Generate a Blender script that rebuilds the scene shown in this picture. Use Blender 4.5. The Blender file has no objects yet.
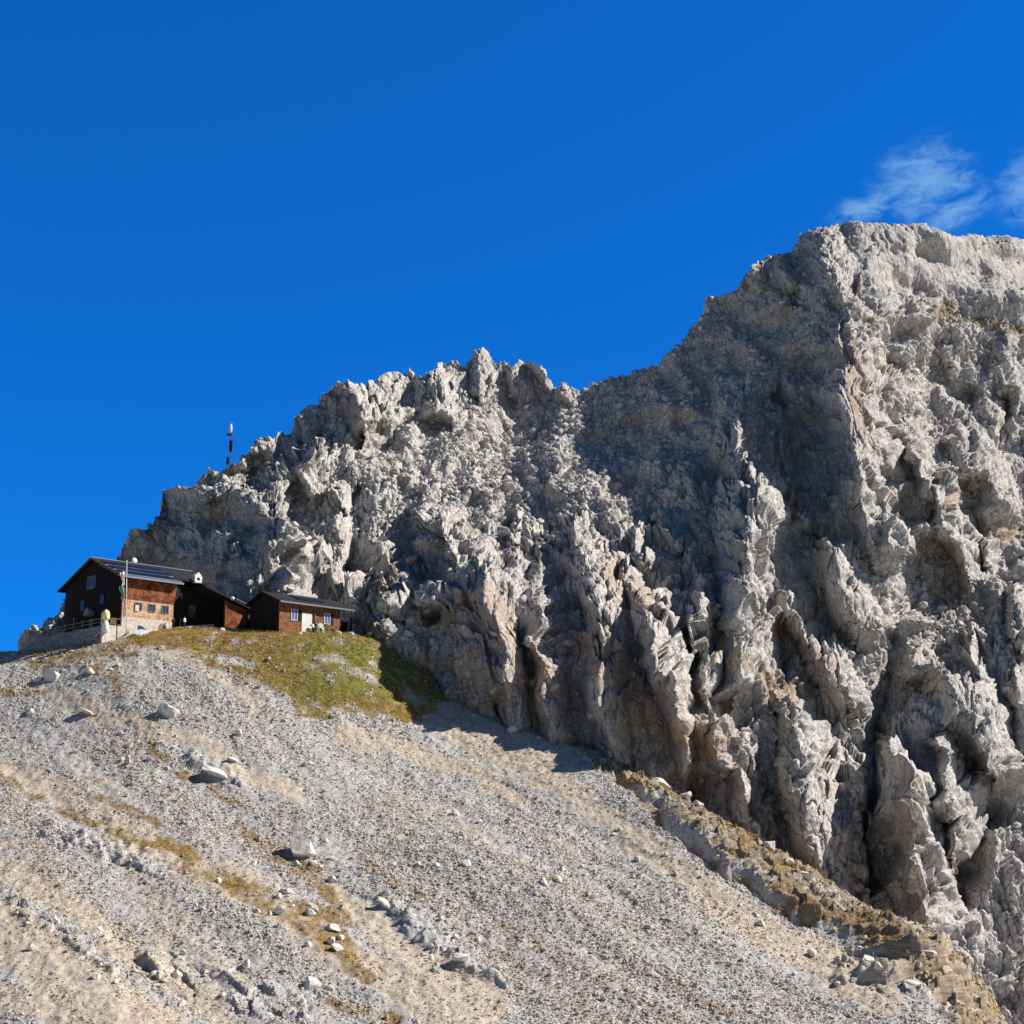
import bpy, bmesh, math, random
import numpy as np
from mathutils import Vector, Matrix

rng = np.random.default_rng(7)
random.seed(7)
C = bpy.context.scene.collection
sc = bpy.context.scene

# ------------------------------------------------------------------ camera geometry (used to lay the place out in metres)
F = 1400.0
PITCH = math.radians(12.5)
CP, SP = math.cos(PITCH), math.sin(PITCH)

def P(px, py, Y):
    """point at forward distance Y (m) on the sight line of a photo pixel"""
    px = np.asarray(px, float); py = np.asarray(py, float)
    u = (px - 512) / F; v = -(py - 512) / F
    ry = CP - v * SP; rz = SP + v * CP
    s = Y / ry
    return np.stack([u * s, Y + 0 * u, rz * s], -1)

def proj(p):
    d = p[..., 1] * CP + p[..., 2] * SP
    h = -p[..., 1] * SP + p[..., 2] * CP
    return 512 + F * p[..., 0] / d, 512 - F * h / d

SUN_AZ, SUN_EL = math.radians(81), math.radians(39)
SUN = Vector((math.sin(SUN_AZ) * math.cos(SUN_EL), math.cos(SUN_AZ) * math.cos(SUN_EL), math.sin(SUN_EL)))

# ------------------------------------------------------------------ numpy noise
def _hash(ix, iy, iz, seed):
    h = (ix.astype(np.uint32) * np.uint32(374761393) + iy.astype(np.uint32) * np.uint32(668265263)
         + iz.astype(np.uint32) * np.uint32(2147483647 - 31) + np.uint32((seed * 974711) & 0xffffffff))
    h = (h ^ (h >> np.uint32(13))) * np.uint32(1274126177)
    h = (h ^ (h >> np.uint32(16))) * np.uint32(2246822519)
    return h ^ (h >> np.uint32(15))

def _r(h, k):
    h = (h + np.uint32((k * 0x9E3779B9) & 0xffffffff)) * np.uint32(2654435761)
    h ^= h >> np.uint32(15)
    h = h * np.uint32(2246822519)
    h ^= h >> np.uint32(13)
    return h.astype(np.float32) / np.float32(4294967295.0)

def perlin(x, y, z, seed=0):
    x = np.asarray(x, np.float32); y = np.asarray(y, np.float32); z = np.asarray(z, np.float32)
    xf = np.floor(x); yf = np.floor(y); zf = np.floor(z)
    xi = xf.astype(np.int32); yi = yf.astype(np.int32); zi = zf.astype(np.int32)
    fx = x - xf; fy = y - yf; fz = z - zf
    f = lambda t: t * t * t * (t * (t * 6 - 15) + 10)
    ux, uy, uz = f(fx), f(fy), f(fz)
    out = np.zeros(np.broadcast(x, y, z).shape, np.float32)
    for dx in (0, 1):
        for dy in (0, 1):
            for dz in (0, 1):
                h = _hash(xi + dx, yi + dy, zi + dz, seed)
                g = (_r(h, 1) * 2 - 1) * (fx - dx) + (_r(h, 2) * 2 - 1) * (fy - dy) + (_r(h, 3) * 2 - 1) * (fz - dz)
                w = (ux if dx else 1 - ux) * (uy if dy else 1 - uy) * (uz if dz else 1 - uz)
                out += g * w
    return out * 1.3

def fbm(x, y, z, n=4, seed=0, gain=.5):
    o = 0; a = 1; f = 1
    for k in range(n):
        o = o + a * perlin(x * f, y * f, z * f, seed + k); a *= gain; f *= 2.03
    return o

def ridged(x, y, z, n=3, seed=0, gain=.5):
    o = 0; a = 1; f = 1
    for k in range(n):
        o = o + a * (1 - 2 * np.abs(perlin(x * f, y * f, z * f, seed + k)) * 1.6); a *= gain; f *= 2.1
    return o

def worley(x, y, seed=0, jit=.9):
    """2-D cells -> F1, F2, cell random a, tilt term (dx*tx+dy*ty)"""
    x = np.asarray(x, np.float32); y = np.asarray(y, np.float32)
    xi = np.floor(x).astype(np.int32); yi = np.floor(y).astype(np.int32)
    F1 = np.full(x.shape, 9, np.float32); F2 = F1.copy(); A = np.zeros_like(F1); T = np.zeros_like(F1)
    zz = np.zeros_like(xi)
    for dx in (-1, 0, 1):
        for dy in (-1, 0, 1):
            cx = xi + dx; cy = yi + dy
            h = _hash(cx, cy, zz, seed)
            ex = x - (cx + .5 + (_r(h, 1) - .5) * jit); ey = y - (cy + .5 + (_r(h, 2) - .5) * jit)
            d = np.sqrt(ex * ex + ey * ey)
            near = d < F1
            F2 = np.where(near, F1, np.minimum(F2, d))
            A = np.where(near, _r(h, 3), A)
            T = np.where(near, ex * (_r(h, 4) * 2 - 1) + ey * (_r(h, 5) * 2 - 1), T)
            F1 = np.where(near, d, F1)
    return F1, F2, A, T

def sstep(a, b, x):
    t = np.clip((x - a) / (b - a), 0, 1)
    return t * t * (3 - 2 * t)

# ------------------------------------------------------------------ thin plate spline
class TPS:
    def __init__(s, pts, vals, lam=0.0):
        s.p = np.asarray(pts, float); n = len(s.p)
        s.c = s.p.mean(0); s.k = s.p.std()
        q = (s.p - s.c) / s.k
        r = np.linalg.norm(q[:, None] - q[None], axis=-1)
        K = np.where(r > 0, r * r * np.log(r + 1e-12), 0) + lam * np.eye(n)
        A = np.zeros((n + 3, n + 3)); A[:n, :n] = K; A[:n, n] = 1; A[:n, n + 1:] = q; A[n, :n] = 1; A[n + 1:, :n] = q.T
        b = np.zeros(n + 3); b[:n] = vals
        s.w = np.linalg.solve(A, b); s.q = q
    def __call__(s, x, y):
        x = np.asarray(x, float); sh = x.shape
        Q = (np.stack([x.ravel(), np.asarray(y, float).ravel()], -1) - s.c) / s.k
        out = np.empty(len(Q))
        for a in range(0, len(Q), 20000):
            q = Q[a:a + 20000]
            r2 = ((q[:, None] - s.q[None]) ** 2).sum(-1)
            K = .5 * r2 * np.log(r2 + 1e-20)
            out[a:a + 20000] = K @ s.w[:-3] + s.w[-3] + q @ s.w[-2:]
        return out.reshape(sh)

def coarse_eval(fn, X, Y, k=8):
    """evaluate a smooth function on every k-th grid node and interpolate"""
    m, n = X.shape
    ri = np.unique(np.r_[np.arange(0, m, k), m - 1]); ci = np.unique(np.r_[np.arange(0, n, k), n - 1])
    G = fn(X[np.ix_(ri, ci)], Y[np.ix_(ri, ci)])
    H = np.empty((m, len(ci)))
    for j in range(len(ci)): H[:, j] = np.interp(np.arange(m), ri, G[:, j])
    O = np.empty((m, n))
    for i in range(m): O[i] = np.interp(np.arange(n), ci, H[i])
    return O

def polydist(X, Y, pts):
    """distance to a polyline and interpolated extra columns; returns d, side, extras"""
    best = np.full(X.shape, 1e9, np.float32); ex = [np.zeros(X.shape, np.float32) for _ in range(len(pts[0]) - 2)]
    polydist.side = np.zeros(X.shape, np.float32)
    for a, b in zip(pts[:-1], pts[1:]):
        ax, ay, bx, by = a[0], a[1], b[0], b[1]
        L = (bx - ax) ** 2 + (by - ay) ** 2 + 1e-9
        t = np.clip(((X - ax) * (bx - ax) + (Y - ay) * (by - ay)) / L, 0, 1)
        d = np.hypot(X - ax - t * (bx - ax), Y - ay - t * (by - ay))
        m = d < best
        best = np.where(m, d, best); polydist.side = np.where(m, X - ax - t * (bx - ax), polydist.side)
        for k in range(len(ex)):
            ex[k] = np.where(m, a[2 + k] + t * (b[2 + k] - a[2 + k]), ex[k])
    return best, ex

def band(X, Y, pts):
    """soft mask around a polyline of (px, py, halfwidth)"""
    lo = [min(p[k] for p in pts) - 60 for k in (0, 1)]; hi = [max(p[k] for p in pts) + 60 for k in (0, 1)]
    out = np.zeros(X.shape, np.float32)
    m = (X > lo[0]) & (X < hi[0]) & (Y > lo[1]) & (Y < hi[1])
    if m.any():
        d, (w,) = polydist(X[m], Y[m], pts)
        out[m] = 1 - sstep(.45, 1.15, d / w)
    return out

# ------------------------------------------------------------------ mesh building
def mesh_np(name, V, Fc, mat=None, smooth=True, attrs=None, kind=None, parent=None):
    me = bpy.data.meshes.new(name)
    V = np.ascontiguousarray(V, np.float32); Fc = np.ascontiguousarray(Fc, np.int32)
    k = Fc.shape[1]
    me.vertices.add(len(V)); me.vertices.foreach_set('co', V.ravel())
    me.loops.add(Fc.size); me.loops.foreach_set('vertex_index', Fc.ravel())
    me.polygons.add(len(Fc)); me.polygons.foreach_set('loop_start', np.arange(0, Fc.size, k, dtype=np.int32))
    me.polygons.foreach_set('loop_total', np.full(len(Fc), k, np.int32))
    me.polygons.foreach_set('use_smooth', np.full(len(Fc), smooth, bool))
    for an, av in (attrs or {}).items():
        a = me.attributes.new(an, 'FLOAT', 'POINT'); a.data.foreach_set('value', np.ascontiguousarray(av, np.float32).ravel())
    me.update()
    me.validate()
    if mat: me.materials.append(mat)
    o = bpy.data.objects.new(name, me); C.objects.link(o)
    if kind: o['kind'] = kind
    if parent: o.parent = parent
    return o

def grid_faces(m, n):
    i = np.arange(m * n).reshape(m, n)
    return np.stack([i[:-1, :-1], i[:-1, 1:], i[1:, 1:], i[1:, :-1]], -1).reshape(-1, 4)

def grid_normals(G):
    du = np.gradient(G, axis=1); dv = np.gradient(G, axis=0)
    n = np.cross(du, dv); n /= np.linalg.norm(n, axis=-1, keepdims=True) + 1e-9
    return n

# ------------------------------------------------------------------ node helpers
def new_mat(name, rough=.9, spec=.3):
    m = bpy.data.materials.new(name); m.use_nodes = True
    nt = m.node_tree; b = nt.nodes['Principled BSDF']
    b.inputs['Roughness'].default_value = rough
    b.inputs['Specular IOR Level'].default_value = spec
    return m, nt, b

def N(nt, t, **kw):
    n = nt.nodes.new(t)
    for k, v in kw.items():
        if k.startswith('i_'):
            key = k[2:].replace('_', ' ')
            n.inputs[key].default_value = v
        else: setattr(n, k, v)
    return n

def mixc(nt, fac, a, b, mode='MIX'):
    n = nt.nodes.new('ShaderNodeMix'); n.data_type = 'RGBA'; n.blend_type = mode
    for s, v in ((0, fac), (6, a), (7, b)):
        if isinstance(v, bpy.types.NodeSocket): nt.links.new(v, n.inputs[s])
        elif s == 0: n.inputs[s].default_value = v
        else: n.inputs[s].default_value = (*v, 1) if len(v) == 3 else v
    return n.outputs[2]

def mathn(nt, op, a, b=0.0, clamp=False):
    n = nt.nodes.new('ShaderNodeMath'); n.operation = op; n.use_clamp = clamp
    for s, v in ((0, a), (1, b)):
        if isinstance(v, bpy.types.NodeSocket): nt.links.new(v, n.inputs[s])
        else: n.inputs[s].default_value = v
    return n.outputs[0]

def ramp(nt, fac, lo, hi):
    n = nt.nodes.new('ShaderNodeMapRange'); n.interpolation_type = 'SMOOTHSTEP'
    nt.links.new(fac, n.inputs[0]); n.inputs[1].default_value = lo; n.inputs[2].default_value = hi
    return n.outputs[0]

def noise(nt, scale, detail=4, rough=.55, vec=None, scl=None):
    tc = nt.nodes.new('ShaderNodeTexCoord'); v = tc.outputs['Object'] if vec is None else vec
    if scl:
        mp = nt.nodes.new('ShaderNodeMapping'); mp.inputs['Scale'].default_value = scl
        nt.links.new(v, mp.inputs['Vector']); v = mp.outputs[0]
    n = nt.nodes.new('ShaderNodeTexNoise'); n.inputs['Scale'].default_value = scale
    n.inputs['Detail'].default_value = detail; n.inputs['Roughness'].default_value = rough
    nt.links.new(v, n.inputs['Vector'])
    return n.outputs['Fac']

def attr(nt, name):
    n = nt.nodes.new('ShaderNodeAttribute'); n.attribute_name = name
    return n.outputs['Fac']

def bump(nt, bsdf, h, strength=.5, dist=.1):
    n = nt.nodes.new('ShaderNodeBump'); n.inputs['Strength'].default_value = strength; n.inputs['Distance'].default_value = dist
    nt.links.new(h, n.inputs['Height']); nt.links.new(n.outputs[0], bsdf.inputs['Normal'])

# rock of the mountain
def rock_material():
    m, nt, b = new_mat('limestone', .95, .12)
    big = noise(nt, .05, 3); mid = noise(nt, .35, 5, .6); fine = noise(nt, 2.6, 6, .7)
    streak = noise(nt, .5, 5, .65, scl=(1, 1, .16))
    col = mixc(nt, ramp(nt, mid, .3, .7), (.44, .42, .40), (.62, .60, .57))
    col = mixc(nt, mathn(nt, 'MULTIPLY', ramp(nt, streak, .52, .72), .5), col, (.29, .275, .265))
    col = mixc(nt, mathn(nt, 'MULTIPLY', ramp(nt, big, .45, .7), .3), col, (.53, .485, .43))
    col = mixc(nt, ramp(nt, fine, .3, .7), mixc(nt, .24, col, (.12, .115, .11)), mixc(nt, .45, col, (.72, .70, .67)))
    # joints and fissures, mostly down the fall line, gap shade painted in their colour
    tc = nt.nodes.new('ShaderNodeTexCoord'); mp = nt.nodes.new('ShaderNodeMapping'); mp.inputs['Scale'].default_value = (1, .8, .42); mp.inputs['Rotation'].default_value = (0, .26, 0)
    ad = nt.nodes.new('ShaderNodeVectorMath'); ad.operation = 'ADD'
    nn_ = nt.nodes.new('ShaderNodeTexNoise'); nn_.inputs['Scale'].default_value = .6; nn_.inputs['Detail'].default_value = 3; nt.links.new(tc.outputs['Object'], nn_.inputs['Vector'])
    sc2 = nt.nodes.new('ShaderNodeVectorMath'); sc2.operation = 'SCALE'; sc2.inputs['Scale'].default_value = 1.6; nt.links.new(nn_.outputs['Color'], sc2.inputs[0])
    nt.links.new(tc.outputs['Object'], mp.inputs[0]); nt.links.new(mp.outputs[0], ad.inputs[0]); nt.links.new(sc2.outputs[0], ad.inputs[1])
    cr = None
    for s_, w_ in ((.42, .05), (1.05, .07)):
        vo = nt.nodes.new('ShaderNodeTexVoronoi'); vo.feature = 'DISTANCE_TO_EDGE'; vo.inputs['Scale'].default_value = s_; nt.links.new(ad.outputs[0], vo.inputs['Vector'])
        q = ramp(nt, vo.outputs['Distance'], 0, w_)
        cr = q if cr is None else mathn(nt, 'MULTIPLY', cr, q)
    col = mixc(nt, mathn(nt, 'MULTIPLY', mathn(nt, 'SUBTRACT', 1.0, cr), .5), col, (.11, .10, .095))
    st = mathn(nt, 'MULTIPLY', attr(nt, 'stain'), ramp(nt, mathn(nt, 'ADD', mathn(nt, 'MULTIPLY', streak, .6), mathn(nt, 'MULTIPLY', mid, .4)), .36, .56))
    col = mixc(nt, mathn(nt, 'MULTIPLY', st, .62, True), col, (.34, .215, .14))
    gr = mathn(nt, 'MULTIPLY', attr(nt, 'turf'), ramp(nt, mathn(nt, 'ADD', mathn(nt, 'MULTIPLY', mid, .5), mathn(nt, 'MULTIPLY', fine, .5)), .42, .58))
    col = mixc(nt, gr, col, (.21, .15, .055))
    nt.links.new(col, b.inputs['Base Color'])
    hh = mathn(nt, 'ADD', mathn(nt, 'MULTIPLY', noise(nt, 1.3, 7, .7, scl=(1, 1, .6)), .9), mathn(nt, 'MULTIPLY', cr, .35))
    bump(nt, b, hh, .75, .4)
    return m

def scree_material():
    m, nt, b = new_mat('scree ground', .95, .1)
    soft = noise(nt, .25, 5, .6); mid = noise(nt, 1.2, 5, .65); fine = noise(nt, 5, 5, .7)
    vo = nt.nodes.new('ShaderNodeTexVoronoi'); vo.inputs['Scale'].default_value = 3.2
    tc = nt.nodes.new('ShaderNodeTexCoord'); nt.links.new(tc.outputs['Object'], vo.inputs['Vector'])
    grey = mixc(nt, ramp(nt, fine, .3, .7), (.33, .305, .272), (.48, .45, .405))
    grey = mixc(nt, .25, grey, vo.outputs['Color'], 'OVERLAY')
    hs = nt.nodes.new('ShaderNodeHueSaturation'); hs.inputs['Saturation'].default_value = .25; nt.links.new(grey, hs.inputs['Color'])
    grey = hs.outputs[0]
    soil = mixc(nt, ramp(nt, mid, .3, .7), (.39, .335, .27), (.54, .48, .40))
    turf = mixc(nt, ramp(nt, mid, .35, .65), (.15, .095, .035), (.32, .22, .085))
    turf = mixc(nt, mathn(nt, 'MULTIPLY', attr(nt, 'green'), ramp(nt, soft, .3, .6)), turf, (.15, .165, .03))
    rust = mixc(nt, ramp(nt, mid, .38, .62), (.085, .065, .04), (.34, .27, .17))
    rust = mixc(nt, mathn(nt, 'MULTIPLY', ramp(nt, fine, .5, .65), .5), rust, (.46, .43, .38))
    rust = mixc(nt, mathn(nt, 'MULTIPLY', ramp(nt, soft, .4, .6), .75), rust, (.27, .18, .085))
    def mask(a, k=1.0, lo=.35, hi=.75):
        s = mathn(nt, 'ADD', attr(nt, a), mathn(nt, 'MULTIPLY', mathn(nt, 'SUBTRACT', mathn(nt, 'ADD', mathn(nt, 'MULTIPLY', soft, .5), mathn(nt, 'MULTIPLY', mid, .5)), .5), 2.2 * k))
        return ramp(nt, s, lo, hi)
    col = mixc(nt, mask('soil'), grey, soil)
    col = mixc(nt, mask('rust', 1.3), col, rust)
    lay = mixc(nt, ramp(nt, noise(nt, 1.1, 5, .65, scl=(.35, .35, 3.2)), .36, .62), (.17, .135, .10), (.50, .43, .34))
    col = mixc(nt, mathn(nt, 'MULTIPLY', attr(nt, 'ledge'), .6), col, lay)
    col = mixc(nt, mask('turf', 1.5, .25, 1.0), col, turf)
    nt.links.new(col, b.inputs['Base Color'])
    hh = mathn(nt, 'ADD', mathn(nt, 'MULTIPLY', mid, .3), mathn(nt, 'MULTIPLY', fine, .3))
    bump(nt, b, hh, .7, .25)
    return m

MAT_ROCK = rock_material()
MAT_SCREE = scree_material()

# ------------------------------------------------------------------ SCREE SLOPE (height field)
S = []   # world control points
def sp(px, py, Y): S.append(P(px, py, Y))
for a in [(-220, 1080, 112), (0, 1024, 118), (250, 1024, 122), (512, 1024, 124), (750, 1024, 127), (960, 1024, 132),
          (0, 850, 150), (250, 850, 153), (512, 850, 159), (700, 880, 155), (850, 960, 146), (-220, 860, 150), (-220, 700, 200),
          (0, 740, 178), (150, 740, 176), (300, 760, 176), (450, 760, 184), (600, 850, 165),
          (0, 654, 205), (60, 652, 202), (105, 645, 199), (150, 641, 197), (200, 638, 198.5), (245, 636, 200), (278, 635, 201.5), (340, 634, 204),
          (375, 640, 206), (405, 665, 205), (430, 690, 203), (512, 725, 198), (600, 760, 190), (650, 787, 183), (700, 812, 176), (760, 844, 169), (820, 878, 163),
          (880, 912, 157), (950, 945, 150), (970, 985, 142), (985, 1024, 136)]:
    sp(*a)
S = [np.array(s) for s in S]
zt = float(P(200, 635, 198)[2])
for x, y in ((-62, 215), (-50, 222), (-38, 222), (-28, 216), (-20, 222)): S.append(np.array([x, y, zt - .9]))
for px, py, Y in ((-220, 700, 200), (0, 654, 205), (40, 652, 203)):
    p = P(px, py, Y); S += [p + (-3, 14, -5), p + (-8, 40, -32)]
for px, py, Y in ((700, 812, 176), (760, 844, 169), (820, 878, 163), (880, 912, 157), (950, 945, 150), (970, 985, 142), (985, 1024, 136)):
    p = P(px, py, Y); S += [p + (8, 9, -9), p + (20, 18, -26)]
for x in (-120, 0, 120):
    for y, z in ((90, -25), (60, -30), (30, -20), (10, -4), (-5, -1.7), (-60, 4)): S.append(np.array([x, y, z - (0 if y < 80 else .08 * x * (x > 0))]))
S = np.array(S)
_t = TPS(S[:, :2], S[:, 2], 1e-4)
def scree_z(x, y): return np.maximum(_t(x, y), -48)

cols = np.unique(np.r_[np.linspace(-330, -40, 60), np.arange(-40, 1090, .95), np.linspace(1090, 1350, 50)])
rows = np.unique(np.r_[np.linspace(70, 108, 60), np.arange(108, 216, .155), np.linspace(216, 262, 60)])
TX = (cols - 512) / F / CP
X = rows[:, None] * (TX * .985)[None]; Yg = np.repeat(rows[:, None], len(cols), 1)
Z = coarse_eval(scree_z, X, Yg, 8)
G = np.stack([X, Yg, Z], -1)
PX, PY = proj(G)
PX = PX.astype(np.float32); PY = PY.astype(np.float32)

PXw = PX + 16 * fbm(X / 9, Yg / 9, X * 0, 4, 301); PYw = PY + 9 * fbm(X / 7, Yg / 7, X * 0, 4, 302)
def bands(defs): 
    o = np.zeros(PX.shape, np.float32)
    for d in defs: o = np.maximum(o, band(PXw, PYw, d))
    return o
along_ = lambda a, b: a * .68 - b * .73
across_ = lambda a, b: a * .73 + b * .68
# painted ground zones (what grows or lies where on the slope)
soil = .95 * bands([[(395, 700, 10), (470, 740, 14), (560, 780, 16), (640, 840, 18), (760, 930, 22), (880, 1000, 26)],
              [(345, 730, 12), (440, 760, 10), (520, 800, 8)],
              [(335, 885, 12), (395, 950, 24), (480, 1010, 34)],
              [(-20, 850, 14), (60, 900, 16), (130, 960, 14), (220, 1020, 14)], [(0, 1000, 14), (80, 1024, 12)],
              [(-20, 760, 14), (60, 790, 14), (150, 840, 16), (260, 900, 16), (360, 970, 18), (440, 1024, 18)],
              [(150, 640, 10), (215, 672, 7), (260, 705, 7)], [(-20, 920, 30), (60, 980, 40), (160, 1050, 40)], [(60, 700, 10), (180, 740, 9), (300, 800, 8)]])
soil = np.clip(soil + .55 * sstep(.05, .55, fbm(across_(X, Yg) / 7, along_(X, Yg) / 34, X * 0, 3, 401)), 0, 1)
gr1 = .95 * np.clip(1.0 + 1.1 * fbm(X / 3.5, Yg / 3.5, X * 0, 3, 410), 0, 1.1) * bands([[(-20, 770, 5), (50, 800, 7), (110, 828, 8), (180, 850, 8), (250, 895, 11), (320, 940, 13), (370, 985, 8)],
             [(100, 793, 5), (140, 815, 5), (180, 850, 4)], [(235, 820, 6), (275, 850, 10), (320, 875, 13), (345, 920, 10)],
             [(0, 655, 9), (50, 664, 10), (95, 666, 13), (118, 690, 7)], [(60, 650, 8), (130, 650, 10)], [(150, 745, 7), (185, 775, 5), (250, 800, 4)],
             [(330, 1010, 7), (400, 1024, 9)], [(0, 690, 4), (50, 695, 4)], [(250, 890, 10), (330, 920, 12), (350, 965, 7)]])
meadow = bands([[(110, 634, 10), (150, 634, 14), (200, 646, 14), (250, 656, 22), (300, 672, 30), (345, 688, 28), (390, 700, 20), (420, 716, 8)],
                [(120, 628, 8), (230, 632, 20), (300, 638, 24), (350, 645, 22), (395, 660, 30), (430, 690, 24)], [(300, 700, 14), (328, 716, 5)]])
meadow = np.clip(meadow + .6 * fbm(X / 2.6, Yg / 2.6, X * 0, 3, 411) - .12, 0, 1) * (meadow > .02)
rust = bands([[(585, 757, 5), (640, 780, 11), (700, 816, 18), (760, 858, 26), (830, 908, 30), (900, 948, 34), (960, 985, 36), (985, 1024, 30)]])
ledge = bands([[(852, 976, 20), (885, 972, 26), (935, 968, 34), (975, 1010, 26)]])
dark = bands([[(618, 780, 6), (650, 805, 7), (690, 840, 8), (730, 870, 8), (800, 920, 8)]])
outc = bands([[(150, 960, 16), (210, 985, 28), (260, 1000, 30), (290, 1020, 22)], [(-10, 890, 12), (40, 930, 10), (100, 950, 10)], [(40, 830, 8), (100, 850, 8)],
              [(60, 940, 6), (120, 980, 6)]])
pave = .8 * band(PXw, PYw, [(222, 652, 7), (250, 658, 5)])
bank = bands([[(372, 893, 5), (400, 915, 7), (435, 945, 9), (465, 968, 9), (500, 985, 5)], [(185, 760, 3), (215, 775, 7), (245, 783, 3)], [(120, 705, 2), (150, 712, 4)]])

# relief
fx, fy = .68, -.73                       # rough fall line in plan
along = X * fx + Yg * fy; across = X * -fy + Yg * fx
z0 = np.zeros_like(X)
dz = 1.1 * fbm(across / 16, along / 60, z0, 3, 11) + .10 * ridged(across / 4.2 + fbm(X / 20, Yg / 20, z0, 2, 4), along / 24, z0, 2, 21) * sstep(-.2, .3, perlin(X / 25, Yg / 25, z0, 66))
dz += .20 * fbm(X / 1.6, Yg / 1.6, z0, 2, 31)
F1, F2, A, T = worley(X / .55, Yg / .55, 3)
dz += .14 * A * (1 - F1) * (1 - .8 * meadow)
w2 = worley(across / 1.5, along / 3.4, 8)
dz += outc * (.45 * w2[2] + .6 * w2[3])
# strata of the ledge
w3 = worley(X / 4.5 + .3 * Z, Yg / 3.5, 9); w4 = worley(X / 1.7, Yg / 1.5, 19)
zz = Z + 1.6 * fbm(X / 11, Yg / 11, z0, 2, 55)
st = zz / 2.0; fr = st - np.floor(st)
w5 = worley(X / .9, Yg / .8, 29); z2 = zz / .7; f2 = z2 - np.floor(z2)
dz += ledge * (2.0 * (sstep(.42, .56, fr) - fr) + .5 * (sstep(.4, .6, f2) - f2) + 1.0 * (w3[2] - .4) + .5 * w3[3] + .5 * w4[2] + .5 * w4[3] + .3 * w5[2])
st = zz / .9; fr = st - np.floor(st)
dz += rust * (1 - ledge) * (.55 * (sstep(.35, .52, fr) - fr) + .4 * w4[2] + .5 * w4[3] + .3 * w3[2] + .3 * w5[2])
dz -= dark * 1.4
dz += bank * (.4 * w4[2] + .4 * w4[3])
# bank: gravel sheet ends in a small step facing down-left
def stepline(pts, h):
    d, (w,) = polydist(PX, PY, pts)
    up = np.zeros_like(PX)
    for a, b in zip(pts[:-1], pts[1:]):
        m = (PX >= a[0]) & (PX < b[0])
        yl = a[1] + (PX - a[0]) / (b[0] - a[0]) * (b[1] - a[1]) + 7 * perlin(PX / 16, PX * 0, PX * 0, 61) + 2.5 * perlin(PX / 5, PY / 5, PX * 0, 62)
        up = np.where(m, yl - PY, up)
    inside = (PX >= pts[0][0]) & (PX <= pts[-1][0])
    e = sstep(0, 25, PX - pts[0][0]) * sstep(0, 25, pts[-1][0] - PX)
    return np.where(inside, h * e * (.55 + .9 * perlin(PX / 9, PY / 9, PX * 0, 63)) * sstep(-1.5, 2.0, up) * (1 - sstep(4, 60, up)), 0)
dz += stepline([(365, 890, 1), (400, 918, 1), (435, 949, 1), (470, 975, 1), (510, 992, 1)], .35)
dz += stepline([(178, 757, 1), (215, 778, 1), (255, 790, 1)], .45)
dz += stepline([(60, 838, 1), (120, 860, 1), (170, 880, 1)], .6)
flat = band(PX, PY, [(60, 640, 9), (150, 631, 9), (280, 628, 9), (345, 630, 9)])
dz = dz * (1 - .85 * flat)
dz *= sstep(70, 112, Yg)
G[..., 2] += dz
SG = G
m_, n_ = X.shape
mesh_np('scree_slope', G.reshape(-1, 3), grid_faces(m_, n_)[:, ::-1] if False else grid_faces(m_, n_), MAT_SCREE, True,
        dict(ledge=ledge, green=np.exp(-(((PX - 350) / 80) ** 2 + ((PY - 668) / 40) ** 2)), soil=np.maximum(np.maximum(soil * .95, .35 * rust), ledge * .9), turf=np.maximum(gr1 * .8, meadow * 1.3) * (1 - pave) * (1 - .5 * ledge), rust=np.maximum(rust, .8 * dark) * .72), 'structure')
SPX, SPY = proj(G)

def on_scree(px, py):
    """surface point and index seen at a photo position"""
    j = int(np.argmin(np.abs(SPX[m_ // 2] - px)))
    col = SPY[:, j]
    k = np.where((col[:-1] >= py) & (col[1:] < py) & (rows[:-1] > 100))[0]
    i = int(k[0]) if len(k) else int(np.argmin(np.abs(col - py)))
    return Vector(SG[i, j]), i, j

# ------------------------------------------------------------------ ground sheet to the horizon
gx = np.r_[-4000, -1500, -600, np.linspace(-300, 300, 121), 600, 1500, 4000]
gy = np.r_[-4000, -1500, -500, np.linspace(-150, 300, 91), 700, 1500, 4000]
GX, GY = np.meshgrid(gx, gy)
GZ = scree_z(np.clip(GX, -125, 125), np.clip(GY, -60, 262))
ins = (GY > 60) & (GY < 262)
far = np.clip(np.maximum(np.abs(GX) - 130, np.maximum(GY - 262, -GY - 70)) / 200, 0, 1)
GZ = np.where(ins, GZ - 3.0, GZ) * (1 - far) + -52 * far
mesh_np('ground', np.stack([GX, GY, GZ], -1).reshape(-1, 3), grid_faces(*GX.shape), MAT_SCREE, True,
        dict(soil=np.zeros(GX.size), turf=np.full(GX.size, .3), rust=np.zeros(GX.size)), 'structure')

# ------------------------------------------------------------------ MOUNTAIN
sky = [(-320, 830), (-100, 760), (0, 700), (14, 655), (20, 634), (40, 618), (60, 606), (90, 590), (112, 563), (120, 549), (130, 539), (145, 522), (160, 506), (165, 493), (180, 486),
       (200, 472), (225, 465), (240, 463), (250, 449), (262, 441), (275, 441), (278, 429), (295, 428), (301, 415), (318, 402), (322, 391), (345, 379), (370, 380),
       (385, 375), (400, 369), (420, 372), (437, 361), (468, 361), (474, 350), (485, 349), (495, 360), (515, 364), (521, 359), (540, 371), (556, 385), (580, 388),
       (610, 379), (640, 370), (660, 366), (667, 355), (680, 345), (690, 329), (715, 302), (740, 287), (750, 273), (765, 259), (790, 257), (800, 237), (815, 233), (835, 227),
       (850, 223), (870, 225), (900, 226), (925, 227), (945, 236), (985, 238), (1024, 240), (1150, 252), (1400, 310)]
base = [(-320, 900), (0, 730), (100, 700), (300, 700), (370, 690), (430, 745), (600, 810), (700, 870), (800, 940), (900, 1000), (1000, 1080), (1150, 1120), (1400, 1150)]
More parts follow.
